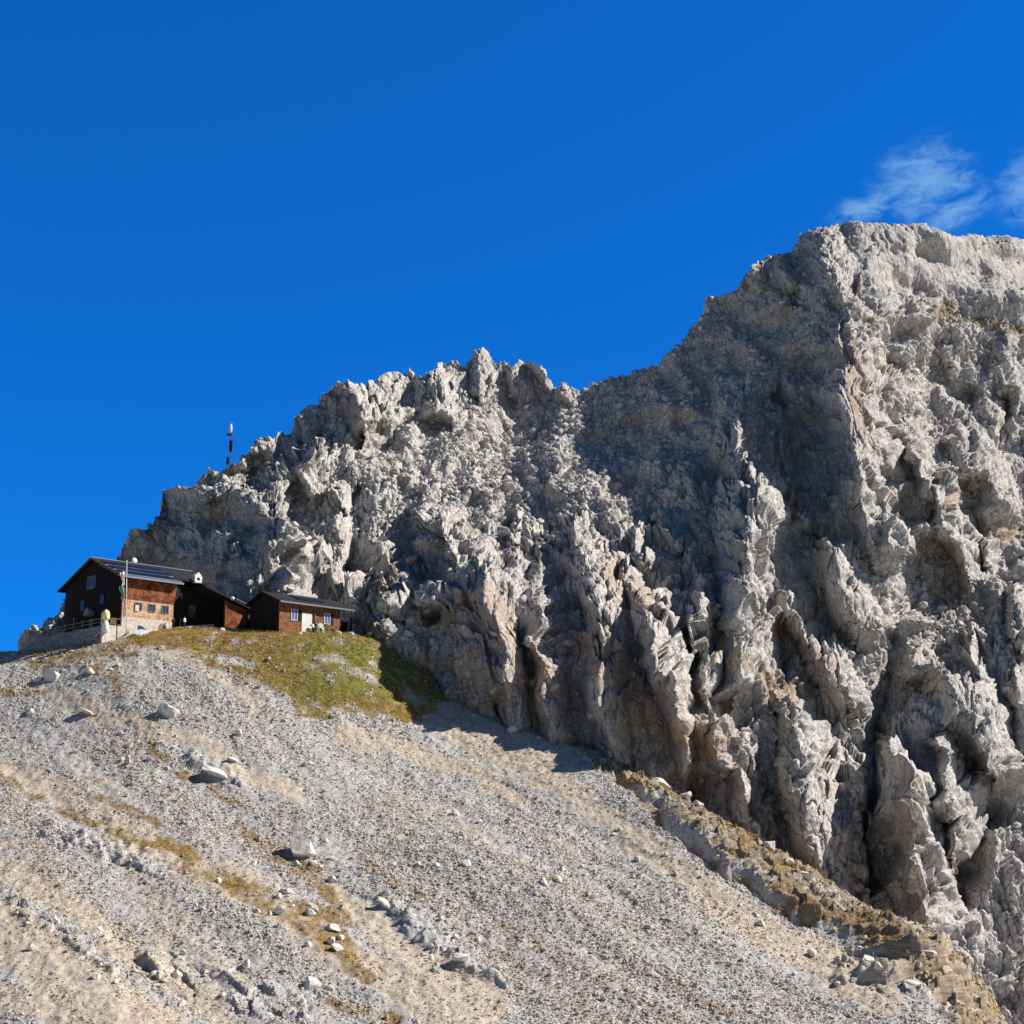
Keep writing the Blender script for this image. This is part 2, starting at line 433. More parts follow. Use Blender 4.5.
YC = [(-320, 830, 262), (-320, 900, 252), (-100, 760, 258), (-100, 800, 248), (14, 660, 250), (14, 730, 240), (60, 606, 256), (60, 700, 232), (115, 560, 286), (112, 640, 258), (100, 700, 230), (170, 486, 292), (170, 560, 264), (170, 640, 242), (230, 464, 286), (230, 540, 242), (230, 600, 231), (230, 700, 214), (262, 441, 284), (268, 500, 244), (268, 560, 222), (268, 610, 215), (290, 430, 294), (300, 500, 256), (310, 560, 238), (310, 600, 226), (290, 700, 212), (345, 380, 308), (345, 440, 285), (345, 500, 262), (345, 560, 240), (345, 620, 222), (360, 690, 208), (400, 370, 322), (400, 430, 298), (400, 500, 266), (400, 560, 240), (400, 620, 219), (430, 700, 204), (450, 640, 205), (450, 690, 203), (480, 352, 332), (480, 420, 308), (480, 500, 276), (480, 560, 226), (480, 620, 203), (480, 730, 199), (580, 388, 352), (560, 420, 338), (560, 460, 310), (560, 510, 284), (560, 560, 242), (560, 620, 212), (560, 770, 198), (640, 370, 374), (640, 410, 350), (640, 450, 322), (640, 490, 298), (630, 560, 250), (630, 630, 214), (640, 700, 199), (640, 790, 196), (690, 330, 390), (690, 390, 362), (700, 460, 322), (700, 540, 268), (705, 640, 221), (705, 720, 204), (700, 820, 198), (750, 274, 402), (745, 340, 376), (735, 400, 334), (745, 480, 292), (745, 560, 260), (745, 660, 230), (760, 860, 199), (800, 237, 412), (790, 300, 374), (785, 370, 352), (795, 430, 332), (808, 500, 302), (815, 560, 276), (815, 640, 250), (815, 760, 219), (820, 930, 196), (850, 224, 396), (830, 290, 356), (832, 330, 336), (845, 400, 312), (850, 480, 288), (858, 560, 268), (870, 640, 254), (880, 720, 238), (925, 228, 412), (925, 300, 388), (925, 360, 366), (925, 430, 336), (930, 520, 304), (930, 600, 288), (930, 680, 264), (920, 760, 219), (910, 860, 203), (920, 1000, 189), (1010, 240, 443), (1020, 300, 421), (1020, 380, 393), (1020, 460, 355), (1020, 540, 335), (1015, 620, 284), (1015, 700, 258), (1005, 800, 238), (990, 900, 214), (1000, 1060, 190), (1150, 254, 494), (1150, 450, 424), (1150, 650, 278), (1150, 850, 226), (1150, 1100, 184), (1400, 310, 430), (1400, 700, 320), (1400, 1150, 208), (450, 592, 209)]
YC = np.array(YC, float)
_k = np.interp(YC[:, 0], [480, 560, 700], [1, .85, .66]); YC[:, 2] = np.where(YC[:, 2] > 200, 200 + (YC[:, 2] - 200) * _k, YC[:, 2])   # the wall is steep
_m = TPS(YC[:, :2], YC[:, 2], 2e-4)

mc = np.unique(np.r_[np.linspace(-320, -30, 50), np.arange(-30, 1080, .72), np.linspace(1080, 1400, 60)])
NT = 900
tt = np.linspace(0, 1, NT)
topy = np.interp(mc, *zip(*sky)); boty = np.interp(mc, *zip(*base))
PXm = np.repeat(mc[None], NT, 0); PYm = boty[None] + (topy - boty)[None] * tt[:, None]
wpx = 44 * fbm(PXm / 70, PYm / 55, PXm * 0, 3, 501) * sstep(0, .12, tt)[:, None]; wpy = 30 * fbm(PXm / 60, PYm / 60, PXm * 0, 3, 502) * sstep(0, .12, tt)[:, None] * (1 - sstep(.9, 1, tt))[:, None]
Ym = coarse_eval(_m, PXm + wpx, PYm + wpy, 4)
PXm = PXm.astype(np.float32); PYm = PYm.astype(np.float32)

# hand placed ribs: (px, py, halfwidth px, height m)
RIBS = [
 [(862, 300, 28, 5), (845, 330, 26, 8), (842, 400, 34, 12), (855, 470, 36, 13), (870, 520, 28, 10), (888, 560, 20, 6)],
 [(745, 398, 14, 4), (736, 430, 34, 11), (742, 500, 44, 15), (748, 560, 44, 14), (738, 620, 36, 12), (740, 680, 30, 7)],
 [(780, 440, 12, 4), (795, 490, 16, 7), (815, 530, 16, 5)],
 [(690, 560, 12, 5), (702, 620, 18, 9), (712, 690, 20, 9), (720, 760, 15, 5)],
 [(726, 560, 12, 4), (732, 600, 16, 8), (738, 650, 18, 7)],
 [(778, 550, 12, 6), (792, 600, 20, 10), (822, 660, 24, 10), (850, 700, 18, 6)],
 [(833, 555, 12, 6), (845, 600, 24, 10), (862, 625, 18, 5)],
 [(876, 500, 12, 7), (890, 545, 20, 11), (900, 595, 14, 6)],
 [(932, 490, 10, 7), (950, 530, 22, 12), (968, 575, 16, 8)],
 [(955, 440, 14, 5), (985, 475, 24, 10), (1000, 510, 20, 8), (990, 550, 12, 5)],
 [(910, 430, 16, 6), (915, 470, 18, 8), (925, 500, 12, 5)],
 [(626, 570, 10, 6), (648, 620, 22, 11), (668, 670, 28, 13), (684, 720, 26, 11), (690, 770, 15, 5)],
 [(576, 528, 14, 6), (590, 560, 20, 9), (600, 620, 22, 9), (600, 700, 22, 7), (610, 770, 20, 5)],
 [(635, 530, 7, 6), (640, 560, 9, 6)], [(662, 508, 9, 5), (672, 530, 10, 5)],
 [(608, 590, 8, 5), (612, 640, 12, 6), (615, 720, 12, 5)],
 [(540, 560, 16, 5), (545, 640, 20, 7), (550, 740, 18, 5)], [(480, 590, 18, 5), (500, 650, 20, 7), (510, 720, 18, 6)],
 [(920, 660, 14, 8), (945, 690, 30, 14), (982, 730, 34, 15), (1000, 765, 24, 9)],
 [(968, 625, 8, 9), (976, 675, 10, 9)], [(1010, 590, 10, 7), (1020, 640, 14, 8)], [(1015, 690, 14, 7), (1030, 740, 16, 7)],
 [(895, 745, 12, 7), (900, 800, 26, 14), (915, 870, 30, 14), (932, 925, 18, 8)],
 [(935, 745, 10, 7), (952, 800, 18, 12), (955, 850, 15, 7)],
 [(788, 700, 18, 8), (800, 770, 30, 13), (812, 840, 30, 13), (832, 900, 24, 8)],
 [(738, 740, 15, 6), (745, 800, 20, 8), (762, 860, 18, 6)],
 [(385, 540, 15, 6), (392, 585, 18, 9), (378, 640, 16, 6)], [(415, 520, 10, 4), (425, 560, 12, 5)],
 [(285, 520, 16, 5), (295, 556, 26, 10), (285, 592, 18, 5)],
 [(316, 438, 12, 6), (312, 482, 12, 5)], [(348, 384, 16, 6), (362, 418, 28, 11)],
 [(425, 374, 14, 7), (432, 402, 26, 10), (455, 415, 12, 5)], [(479, 352, 7, 3), (478, 385, 14, 6)], [(512, 368, 10, 5), (520, 392, 12, 5)], [(535, 362, 11, 6), (546, 382, 9, 4)],
 [(515, 514, 6, 6), (510, 535, 7, 6)], [(440, 522, 8, 4), (446, 548, 10, 5)], [(452, 560, 6, 3), (420, 600, 9, 5)],
 [(560, 398, 10, 4), (572, 405, 6, 2)], [(750, 262, 8, 5), (760, 285, 9, 4)], [(778, 262, 10, 5), (785, 280, 10, 4)],
 [(820, 245, 20, 5), (838, 290, 18, 5)], [(1000, 350, 16, 5), (1010, 390, 18, 6)], [(940, 350, 10, 3), (950, 370, 10, 3)],
]
GULL = [
 [(905, 560, 12, 6), (900, 640, 22, 7), (880, 720, 16, 7), (870, 800, 10, 7)], [(780, 400, 14, 5), (800, 470, 14, 6), (815, 540, 12, 6)],
 [(690, 560, 5, 3), (695, 700, 7, 5), (700, 800, 10, 5)], [(940, 600, 30, 6), (1000, 600, 26, 6)], [(970, 400, 12, 6), (930, 380, 12, 4)], [(985, 820, 22, 8), (960, 900, 20, 8)],
 [(845, 322, 6, 4), (848, 335, 5, 3)], [(1000, 430, 10, 6), (1005, 400, 10, 6)], [(880, 880, 7, 6), (860, 800, 6, 6)],
 [(355, 500, 16, 7), (350, 560, 18, 4)], [(455, 580, 10, 4), (430, 620, 10, 4)],
]
R = np.zeros_like(Ym, dtype=np.float32)
wx = 9 * perlin(PXm / 30, PYm / 45, PXm * 0, 77) + 2.5 * perlin(PXm / 11, PYm / 17, PXm * 0, 78)
wy = 6 * perlin(PXm / 30, PYm / 45, PXm * 0 + 5, 79)
def rib(pts, sign):
    xs = [p[0] for p in pts]; ys = [p[1] for p in pts]; W = max(p[2] for p in pts) + 14
    ci = np.where((mc > min(xs) - W) & (mc < max(xs) + W))[0]
    if not len(ci): return
    s = np.s_[:, ci[0]:ci[-1] + 1]
    xx = PXm[s] + wx[s]; yy = PYm[s] + wy[s]
    d, (w, a) = polydist(xx, yy, pts)
    w = w * np.where(polydist.side < 0, .72, 1.3)
    q = np.clip(d / w, 0, 1)
    prof = (1 - q ** 1.5) ** .8 * (1 - .18 * q) if sign > 0 else (1 - q)
    if sign > 0: R[s] = np.maximum(R[s], a * prof * 1.4)
    else: Gm[s] = np.maximum(Gm[s], a * prof * 1.4)
Gm = np.zeros_like(R)
for r_ in RIBS: rib(r_, 1)
for r_ in GULL: rib(r_, -1)

# how cliff-like each place is
CL = np.array([(150, 560, 1), (60, 640, 1), (250, 560, .9), (250, 490, .6), (200, 500, .7), (300, 580, .9), (340, 400, .7), (330, 480, .45), (380, 450, .15), (450, 440, .1), (430, 500, .25), (400, 590, .9),
               (520, 470, .15), (500, 400, .3), (430, 380, .8), (530, 370, .6), (480, 360, .8), (480, 580, .7), (500, 640, 1), (560, 700, 1), (600, 480, .12), (600, 410, .1), (590, 540, .5), (660, 450, .12), (680, 380, .12), (700, 330, .3),
               (740, 350, .15), (740, 300, .35), (790, 260, .5), (790, 340, .3), (800, 420, .8), (850, 250, .4), (700, 480, .6), (740, 500, .9), (700, 640, 1), (800, 600, .9), (850, 400, .9), (900, 270, .6), (900, 330, .2), (960, 330, .15), (1020, 280, .4),
               (920, 400, .35), (1000, 440, .6), (900, 500, .8), (980, 530, .9), (940, 600, .2), (900, 660, .3), (1010, 620, .3), (960, 700, .9), (850, 750, 1), (800, 850, 1), (920, 850, 1), (990, 900, .6), (1020, 760, .8), (1200, 500, .6), (-100, 780, .8), (600, 620, 1)])
def clf(x, y):
    d2 = ((x[..., None] - CL[:, 0]) ** 2 + (y[..., None] - CL[:, 1]) ** 2)
    w = 1 / (d2 + 300) ** 1.6
    return (w * CL[:, 2]).sum(-1) / w.sum(-1)
cliff = coarse_eval(clf, PXm.astype(float), PYm.astype(float), 6).astype(np.float32)

Yd = Ym - R + Gm
M = P(PXm, PYm, Yd); M0 = P(PXm, PYm, Ym)
# back of the mountain: falls away behind the crest
nb = 70
bk = []
crest = M[-1]
lastn = crest - M[-4]; 
for k in range(1, nb + 1):
    s = k / nb * 150
    rr = crest.copy(); out = rr[:, :2] / np.linalg.norm(rr[:, :2], axis=1, keepdims=True)
    rr[:, :2] += out * (s ** 1.0) * .9
    rr[:, 2] -= np.where(s < 4, s * .25, 1 + (s - 4) * .75)
    bk.append(rr)
M = np.concatenate([M, np.array(bk)], 0)
bt = lambda a, v=None: np.concatenate([a, np.repeat(a[-1:], nb, 0)], 0)
cliff = bt(cliff); PXa = bt(PXm); PYa = bt(PYm)

# smoothed normals for displacement
def blur(A, k, ax):
    c = np.cumsum(np.concatenate([np.repeat(A.take([0], ax), k + 1, ax), A, np.repeat(A.take([-1], ax), k, ax)], ax), axis=ax)
    n = A.shape[ax]
    return (c.take(range(2 * k + 1, 2 * k + 1 + n), ax) - c.take(range(0, n), ax)) / (2 * k + 1)
M0 = np.concatenate([M0, M[-nb:] - M[-nb - 1] + M0[-1]], 0)
nr = grid_normals(M0)
if nr[100, 600, 1] > 0: nr = -nr
nr = blur(blur(nr, 20, 0), 20, 1); nr /= np.linalg.norm(nr, axis=-1, keepdims=True) + 1e-9

x, y, z = [M0[..., k].astype(np.float32) for k in range(3)]
u = x + .12 * z                        # flutes lean slightly down to the right
q1 = 2.4 * perlin(x / 20, y / 20, z / 26, 5); q2 = 1.0 * perlin(x / 7, y / 7, z / 10, 6)
uu = u + q1 + q2
v = z * .8 + y * .6
def pil(a, b, c, seed): return np.minimum(np.abs(perlin(a, b, c, seed)) * 3.2, 1.25) ** .75
calm = np.zeros_like(PXa)
for d_ in [[(120, 590, 60), (220, 580, 70), (250, 540, 40)], [(440, 660, 50), (540, 700, 70), (660, 720, 60)]]: calm = np.maximum(calm, band(PXa, PYa, d_))
fl_ = cliff * (1 - .68 * calm)
dome = lambda F: np.sqrt(np.clip(1 - (F / .72) ** 2, 0, 1))
crk = lambda F1, F2, k: np.clip(1 - (F2 - F1) * k, 0, 1)
F1, F2, A, T = worley(uu / 11, v / 36, 40); D = fl_ * (3.0 * dome(F1) + 2.0 * A + 2.0 * T)
F1, F2, A, T = worley((uu + q2) / 5.2, v / 19, 41); D += fl_ * (.8 * dome(F1) + 1.0 * A + 3.0 * T - .8 * crk(F1, F2, 10))
F1, F2, A, T = worley((uu + q2 * 1.3) / 2.6, v / 8.5, 42); D += fl_ * (.2 * dome(F1) + .45 * A + 1.8 * T - .6 * crk(F1, F2, 8))
F1, F2, A, T = worley((uu + q2 * 1.3) / 1.35, v / 3.6, 43); D += (.35 + .65 * cliff) * (.16 * dome(F1) + .22 * A + .75 * T - .30 * crk(F1, F2, 6))
F1, F2, A, T = worley(uu / 9, v / 15, 70); D += (.3 + .5 * cliff) * (1.2 * A + 3.4 * T)
rub = 1 - cliff
F1, F2, A, T = worley(x / 4.6 + .2 * q2, v / 4.2, 76); D += rub * (1.2 * A * dome(F1) + 1.4 * T)
F1, F2, A, T = worley(x / 2.1, v / 2.0, 73); D += rub * (-.6 * crk(F1, F2, 5) + 1.0 * T + 1.15 * A * np.clip(1 - F1 * F1 * 1.6, 0, 1))
F1, F2, A, T = worley(x / 1.05 + .2 * q2, v / 1.0, 74); D += (.25 + .75 * rub) * (.35 * A * np.clip(1 - F1 * F1 * 1.5, 0, 1) + .25 * T)
F1, F2, A, T = worley(x / .62, v / .66, 75); D += .1 * A + .16 * T
D += .2 * fbm(x / 3, y / 3, z / 3, 3, 80)
# terraces crossing the flutes
D += .6 * cliff * perlin(x / 9, y / 9, z / 2.2, 90)
ambient = (2.0 + 1.0)
rampm = np.zeros_like(PXa)
for d_ in [[(395, 450, 40), (470, 440, 60), (560, 450, 70), (640, 430, 70), (700, 380, 60), (745, 320, 45)]]: rampm = np.maximum(rampm, band(PXa, PYa, d_))
crestm = bt(np.repeat(sstep(.90, .985, tt)[:, None], len(mc), 1).astype(np.float32))
rampm = rampm * (1 - .8 * crestm)
D = D * (1 - .45 * rampm) * (1 - .3 * crestm * (PXa < 560)) * (1 - .6 * crestm * sstep(740, 880, PXa))
D = D * (1 - .5 * band(PXa, PYa, [(870, 262, 26), (950, 270, 26), (1080, 275, 30)])) - (5.0 * fl_ * (1 - .5 * rampm) + 1.3) * (1 - .35 * crestm) * (1 - .75 * crestm * sstep(740, 880, PXa))
tfull = np.r_[tt, np.ones(nb)][:, None]
M += nr * D[..., None]
mm, nn = D.shape
stain = np.zeros_like(PXa)
for d_ in [[(850, 350, 14), (862, 400, 14), (868, 430, 10)], [(465, 620, 30), (480, 700, 26)], [(470, 600, 20), (520, 640, 34), (560, 700, 30)], [(590, 640, 22), (640, 700, 26), (680, 740, 16)], [(610, 570, 16), (640, 600, 18)],
           [(715, 745, 18), (660, 720, 22)], [(970, 770, 8), (978, 790, 8)], [(805, 640, 12), (830, 660, 12)], [(770, 690, 20), (820, 690, 16)], [(340, 400, 16), (350, 410, 14)], [(955, 500, 10), (1010, 530, 12)],
           [(400, 560, 12), (385, 590, 12)], [(900, 790, 10), (895, 830, 8)], [(725, 468, 5), (727, 475, 5)], [(955, 850, 14), (965, 890, 14)]]:
    stain = np.maximum(stain, band(PXa, PYa, d_))
stain = np.clip(stain * .9 + .12 * (perlin(x / 30, y / 30, z / 30, 99) > .12) * cliff, 0, 1)
turf = np.zeros_like(PXa)
for d_ in [[(935, 312, 8), (965, 318, 8), (1024, 330, 7), (1080, 340, 7)], [(945, 305, 6), (960, 308, 5)], [(1005, 532, 5), (1040, 536, 5)], [(370, 640, 20), (420, 690, 22), (500, 745, 12), (600, 780, 10)], [(690, 640, 5), (790, 690, 6)]]:
    turf = np.maximum(turf, band(PXa, PYa, d_))
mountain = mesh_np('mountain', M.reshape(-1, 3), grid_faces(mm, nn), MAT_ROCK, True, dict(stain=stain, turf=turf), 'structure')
MPX, MPY = proj(M)

#@@P2
# ------------------------------------------------------------------ loose stones
def rock_template(sub):
    bm = bmesh.new(); bmesh.ops.create_icosphere(bm, subdivisions=sub, radius=1)
    V = np.array([v.co[:] for v in bm.verts]); Fc = np.array([[v.index for v in f.verts] for f in bm.faces]); bm.free()
    return V, Fc

OCT_V = np.array([(1, 0, 0), (-1, 0, 0), (0, 1, 0), (0, -1, 0), (0, 0, 1), (0, 0, -1)], float)
OCT_F = np.array([(0, 2, 4), (2, 1, 4), (1, 3, 4), (3, 0, 4), (2, 0, 5), (1, 2, 5), (3, 1, 5), (0, 3, 5)])
ICO_V, ICO_F = rock_template(1)

def rand_rot(n):
    q = rng.normal(size=(n, 4)); q /= np.linalg.norm(q, axis=1, keepdims=True)
    a, b, c, d = q.T
    return np.stack([1 - 2 * (c * c + d * d), 2 * (b * c - a * d), 2 * (b * d + a * c), 2 * (b * c + a * d), 1 - 2 * (b * b + d * d), 2 * (c * d - a * b),
                     2 * (b * d - a * c), 2 * (c * d + a * b), 1 - 2 * (b * b + c * c)], -1).reshape(n, 3, 3)

def stone_cloud(name, pos, size, mat, tv, tf, tone, warm=None):
    n = len(pos)
    V = tv[None] * rng.uniform(.65, 1.25, (n, len(tv), 1)) * rng.uniform(.55, 1.2, (n, 1, 3))
    V = np.einsum('nij,nkj->nki', rand_rot(n), V) * size[:, None, None] * .5
    V[..., 2] *= .85
    V += pos[:, None]
    Fc = tf[None] + (np.arange(n) * len(tv))[:, None, None]
    return mesh_np(name, V.reshape(-1, 3), Fc.reshape(-1, 3), mat, False, dict(tone=np.repeat(tone, len(tv)), warm=np.repeat(warm if warm is not None else 0 * tone, len(tv))), 'stuff')

def stone_material(name, lo, hi):
    m, nt, b = new_mat(name, .95, .12)
    f = noise(nt, 2.5, 4, .6)
    col = mixc(nt, attr(nt, 'tone'), lo, hi)
    col = mixc(nt, mathn(nt, 'MULTIPLY', f, .5), col, (.52, .475, .41))
    col = mixc(nt, mathn(nt, 'MULTIPLY', attr(nt, 'warm'), .9, True), col, (.37, .265, .145))
    nt.links.new(col, b.inputs['Base Color'])
    return m
MAT_STONE = stone_material('scree stone', (.345, .32, .285), (.56, .53, .485))

def rowcol(xw, yw):
    j = np.clip(np.searchsorted(TX * .985, xw / yw), 0, n_ - 1); i = np.clip(np.searchsorted(rows, yw), 0, m_ - 1)
    return i, j
NS = 760000
xs = rng.uniform(-85, 62, NS); ys = rng.uniform(106, 214, NS)
i_, j_ = rowcol(xs, ys)
okk = (np.abs(xs / ys) < .40)
dens = (1 - .42 * soil[i_, j_]) * (1 - .5 * gr1[i_, j_]) * (1 - .93 * meadow[i_, j_]) * (1 - .55 * rust[i_, j_]) * (1 - .6 * ledge[i_, j_]) * (1 - .8 * flat[i_, j_])
dens = np.maximum(dens, .8 * pave[i_, j_])
ac, al = across_(xs, ys), along_(xs, ys)
streaks = perlin(ac / 3.2 + perlin(xs / 9, ys / 9, xs * 0, 5), al / 26, xs * 0, 125) + .7 * perlin(ac / 1.1, al / 11, xs * 0, 126)
clump = .62 + .35 * perlin(xs / 9, ys / 9, xs * 0, 123) + .25 * perlin(xs / 2.2, ys / 2.2, xs * 0, 124) + .75 * streaks
keep = okk & (rng.random(NS) < dens * np.clip(clump + .15, .15, 1))
xs, ys, i_, j_, streaks = xs[keep], ys[keep], i_[keep], j_[keep], streaks[keep]
base_pos = SG[i_, j_].copy(); 
size = np.exp(rng.normal(math.log(.17), .42, len(xs)) + .25 * streaks).clip(.10, .8)
size *= 1 - .3 * soil[i_, j_]
pos = base_pos + rng.uniform(-.07, .07, base_pos.shape); pos[:, 2] = base_pos[:, 2] + size * rng.uniform(-.15, .2, len(size))
tone = np.clip(rng.beta(2, 2, len(xs)) * .9 + .2 * perlin(xs / 12, ys / 12, xs * 0, 9), 0, 1)
print('stones', len(xs))
big = size > .34
acs, als = across_(xs, ys), along_(xs, ys)
warm = np.clip(.9 * gr1[i_, j_] + .35 * soil[i_, j_] + .8 * rust[i_, j_] + .95 * sstep(.05, .5, fbm(acs / 4.5, als / 40, xs * 0, 3, 701)) * (ys < 190) + .05, 0, 1) * rng.uniform(.4, 1.1, len(xs))
stone_cloud('scree_stones', pos[~big], size[~big], MAT_STONE, OCT_V, OCT_F, tone[~big], warm[~big])
stone_cloud('scree_rubble', pos[big], size[big], MAT_STONE, ICO_V, ICO_F, tone[big], warm[big])

# rubble lying on the gentler parts of the mountain
NR = 60000
ri = rng.integers(4, NT - 6, NR); rj = rng.integers(10, nn - 30, NR)
MN = grid_normals(M[:NT])
up = np.abs(MN[ri, rj, 2])
keep = (rng.random(NR) < np.clip((.55 - cliff[ri, rj]) * 2.2, 0, 1) * np.clip(up * 1.6 - .3, 0, 1) + .10 * (up > .75)) & (MPX[ri, rj] > -30) & (MPX[ri, rj] < 1060)
ri, rj = ri[keep], rj[keep]
size = np.exp(rng.normal(math.log(.85), .55, len(ri))).clip(.35, 2.1)
pos = M[ri, rj] + nr[ri, rj] * (size * .12)[:, None]
MAT_RUB = stone_material('mountain rubble', (.36, .345, .33), (.58, .56, .53))
stone_cloud('mountain_rubble', pos, size, MAT_RUB, ICO_V, ICO_F, rng.beta(2, 2, len(ri)))

# ------------------------------------------------------------------ meadow grass (one uncountable mass)
def tufts(name, pos, h, mat, tone, blades=3):
    n = len(pos); k = blades
    a = rng.uniform(0, 2 * np.pi, (n, k)); r0 = h[:, None] * .28
    lean = rng.uniform(.1, .6, (n, k)) * h[:, None]
    c = np.stack([np.cos(a), np.sin(a), 0 * a], -1); t = np.stack([-np.sin(a), np.cos(a), 0 * a], -1)
    b0 = pos[:, None] + c * r0[..., None] * .4
    V = np.stack([b0 - t * r0[..., None] * .5 - (0, 0, .05), b0 + t * r0[..., None] * .5 - (0, 0, .05), b0 + c * lean[..., None] + np.stack([0 * a, 0 * a, h[:, None] * rng.uniform(.6, 1.1, (n, k))], -1)], 2)
    return mesh_np(name, V.reshape(-1, 3), np.arange(n * k * 3).reshape(-1, 3), mat, False, dict(tone=np.repeat(tone, 3 * k)), 'stuff')

def grass_material():
    m, nt, b = new_mat('alpine grass', .8, .1)
    t = attr(nt, 'tone')
    col = mixc(nt, ramp(nt, t, 0, .5), (.33, .19, .04), (.44, .33, .06))
    col = mixc(nt, ramp(nt, t, .5, 1), col, (.19, .26, .035))
    col = mixc(nt, ramp(nt, noise(nt, .9, 4), .35, .7), col, mixc(nt, .5, col, (.42, .32, .08)))
    nt.links.new(col, b.inputs['Base Color'])
    tr = nt.nodes.new('ShaderNodeBsdfTranslucent'); nt.links.new(col, tr.inputs[0])
    mx = nt.nodes.new('ShaderNodeMixShader'); mx.inputs[0].default_value = .3
    nt.links.new(b.outputs[0], mx.inputs[1]); nt.links.new(tr.outputs[0], mx.inputs[2]); nt.links.new(mx.outputs[0], nt.nodes['Material Output'].inputs[0])
    return m
MAT_GRASS = grass_material()
NG = 260000
xs = rng.uniform(-85, 62, NG); ys = rng.uniform(106, 214, NG)
i_, j_ = rowcol(xs, ys)
px_, py_ = SPX[i_, j_], SPY[i_, j_]
dn_ = meadow[i_, j_] * (1 - pave[i_, j_]) + .18 * gr1[i_, j_] + .30 * rust[i_, j_] * (1 - ledge[i_, j_])
pn = perlin(xs / 4, ys / 4, xs * 0, 321) + .7 * perlin(xs / 1.3, ys / 1.3, xs * 0, 322)
keep = rng.random(NG) < dn_ * np.clip(.75 + 1.3 * pn, .05, 1)
xs, ys, i_, j_, px_, py_, pn = [q[keep] for q in (xs, ys, i_, j_, px_, py_, pn)]
green = np.exp(-(((px_ - 350) / 75) ** 2 + ((py_ - 668) / 34) ** 2))
tone = np.clip(.24 + .70 * green + .45 * pn + rng.normal(0, .12, len(xs)), 0, 1)
tone = np.where(meadow[i_, j_] > .3, tone, tone * .35)
tufts('meadow_grass', SG[i_, j_] + rng.uniform(-.1, .1, (len(xs), 3)) * (1, 1, 0), rng.uniform(.16, .42, len(xs)), MAT_GRASS, tone)

# ------------------------------------------------------------------ boulders, each a thing
def boulder_mat():
    m, nt, b = new_mat('boulder limestone', .95, .15)
    f = noise(nt, .8, 5, .65); g = noise(nt, 4, 5, .6)
    col = mixc(nt, ramp(nt, f, .3, .7), (.52, .49, .45), (.70, .67, .61))
    col = mixc(nt, mathn(nt, 'MULTIPLY', ramp(nt, g, .5, .8), .4), col, (.42, .375, .31))
    nt.links.new(col, b.inputs['Base Color']); bump(nt, b, g, .6, .12)
    return m
MAT_BOULDER = boulder_mat()
BV, BF = rock_template(3)
def boulder_mesh(seed, sx, sy, sz, cuts=15):
    r = np.random.default_rng(seed)
    V = BV.copy()
    for _ in range(cuts):
        n = r.normal(size=3); n /= np.linalg.norm(n); h = r.uniform(.45, .76)
        d = V @ n - h
        V -= np.where(d > 0, d, 0)[:, None] * n
    V += .05 * np.stack([fbm(*(BV * 2.2 + seed * 3.1 + k * 7).T, 3, seed) for k in range(3)], -1)
    V *= (sx, sy, sz)
    me = bpy.data.meshes.new('boulder'); me.from_pydata(V.tolist(), [], BF.tolist()); me.materials.append(MAT_BOULDER)
    me.update(); return me

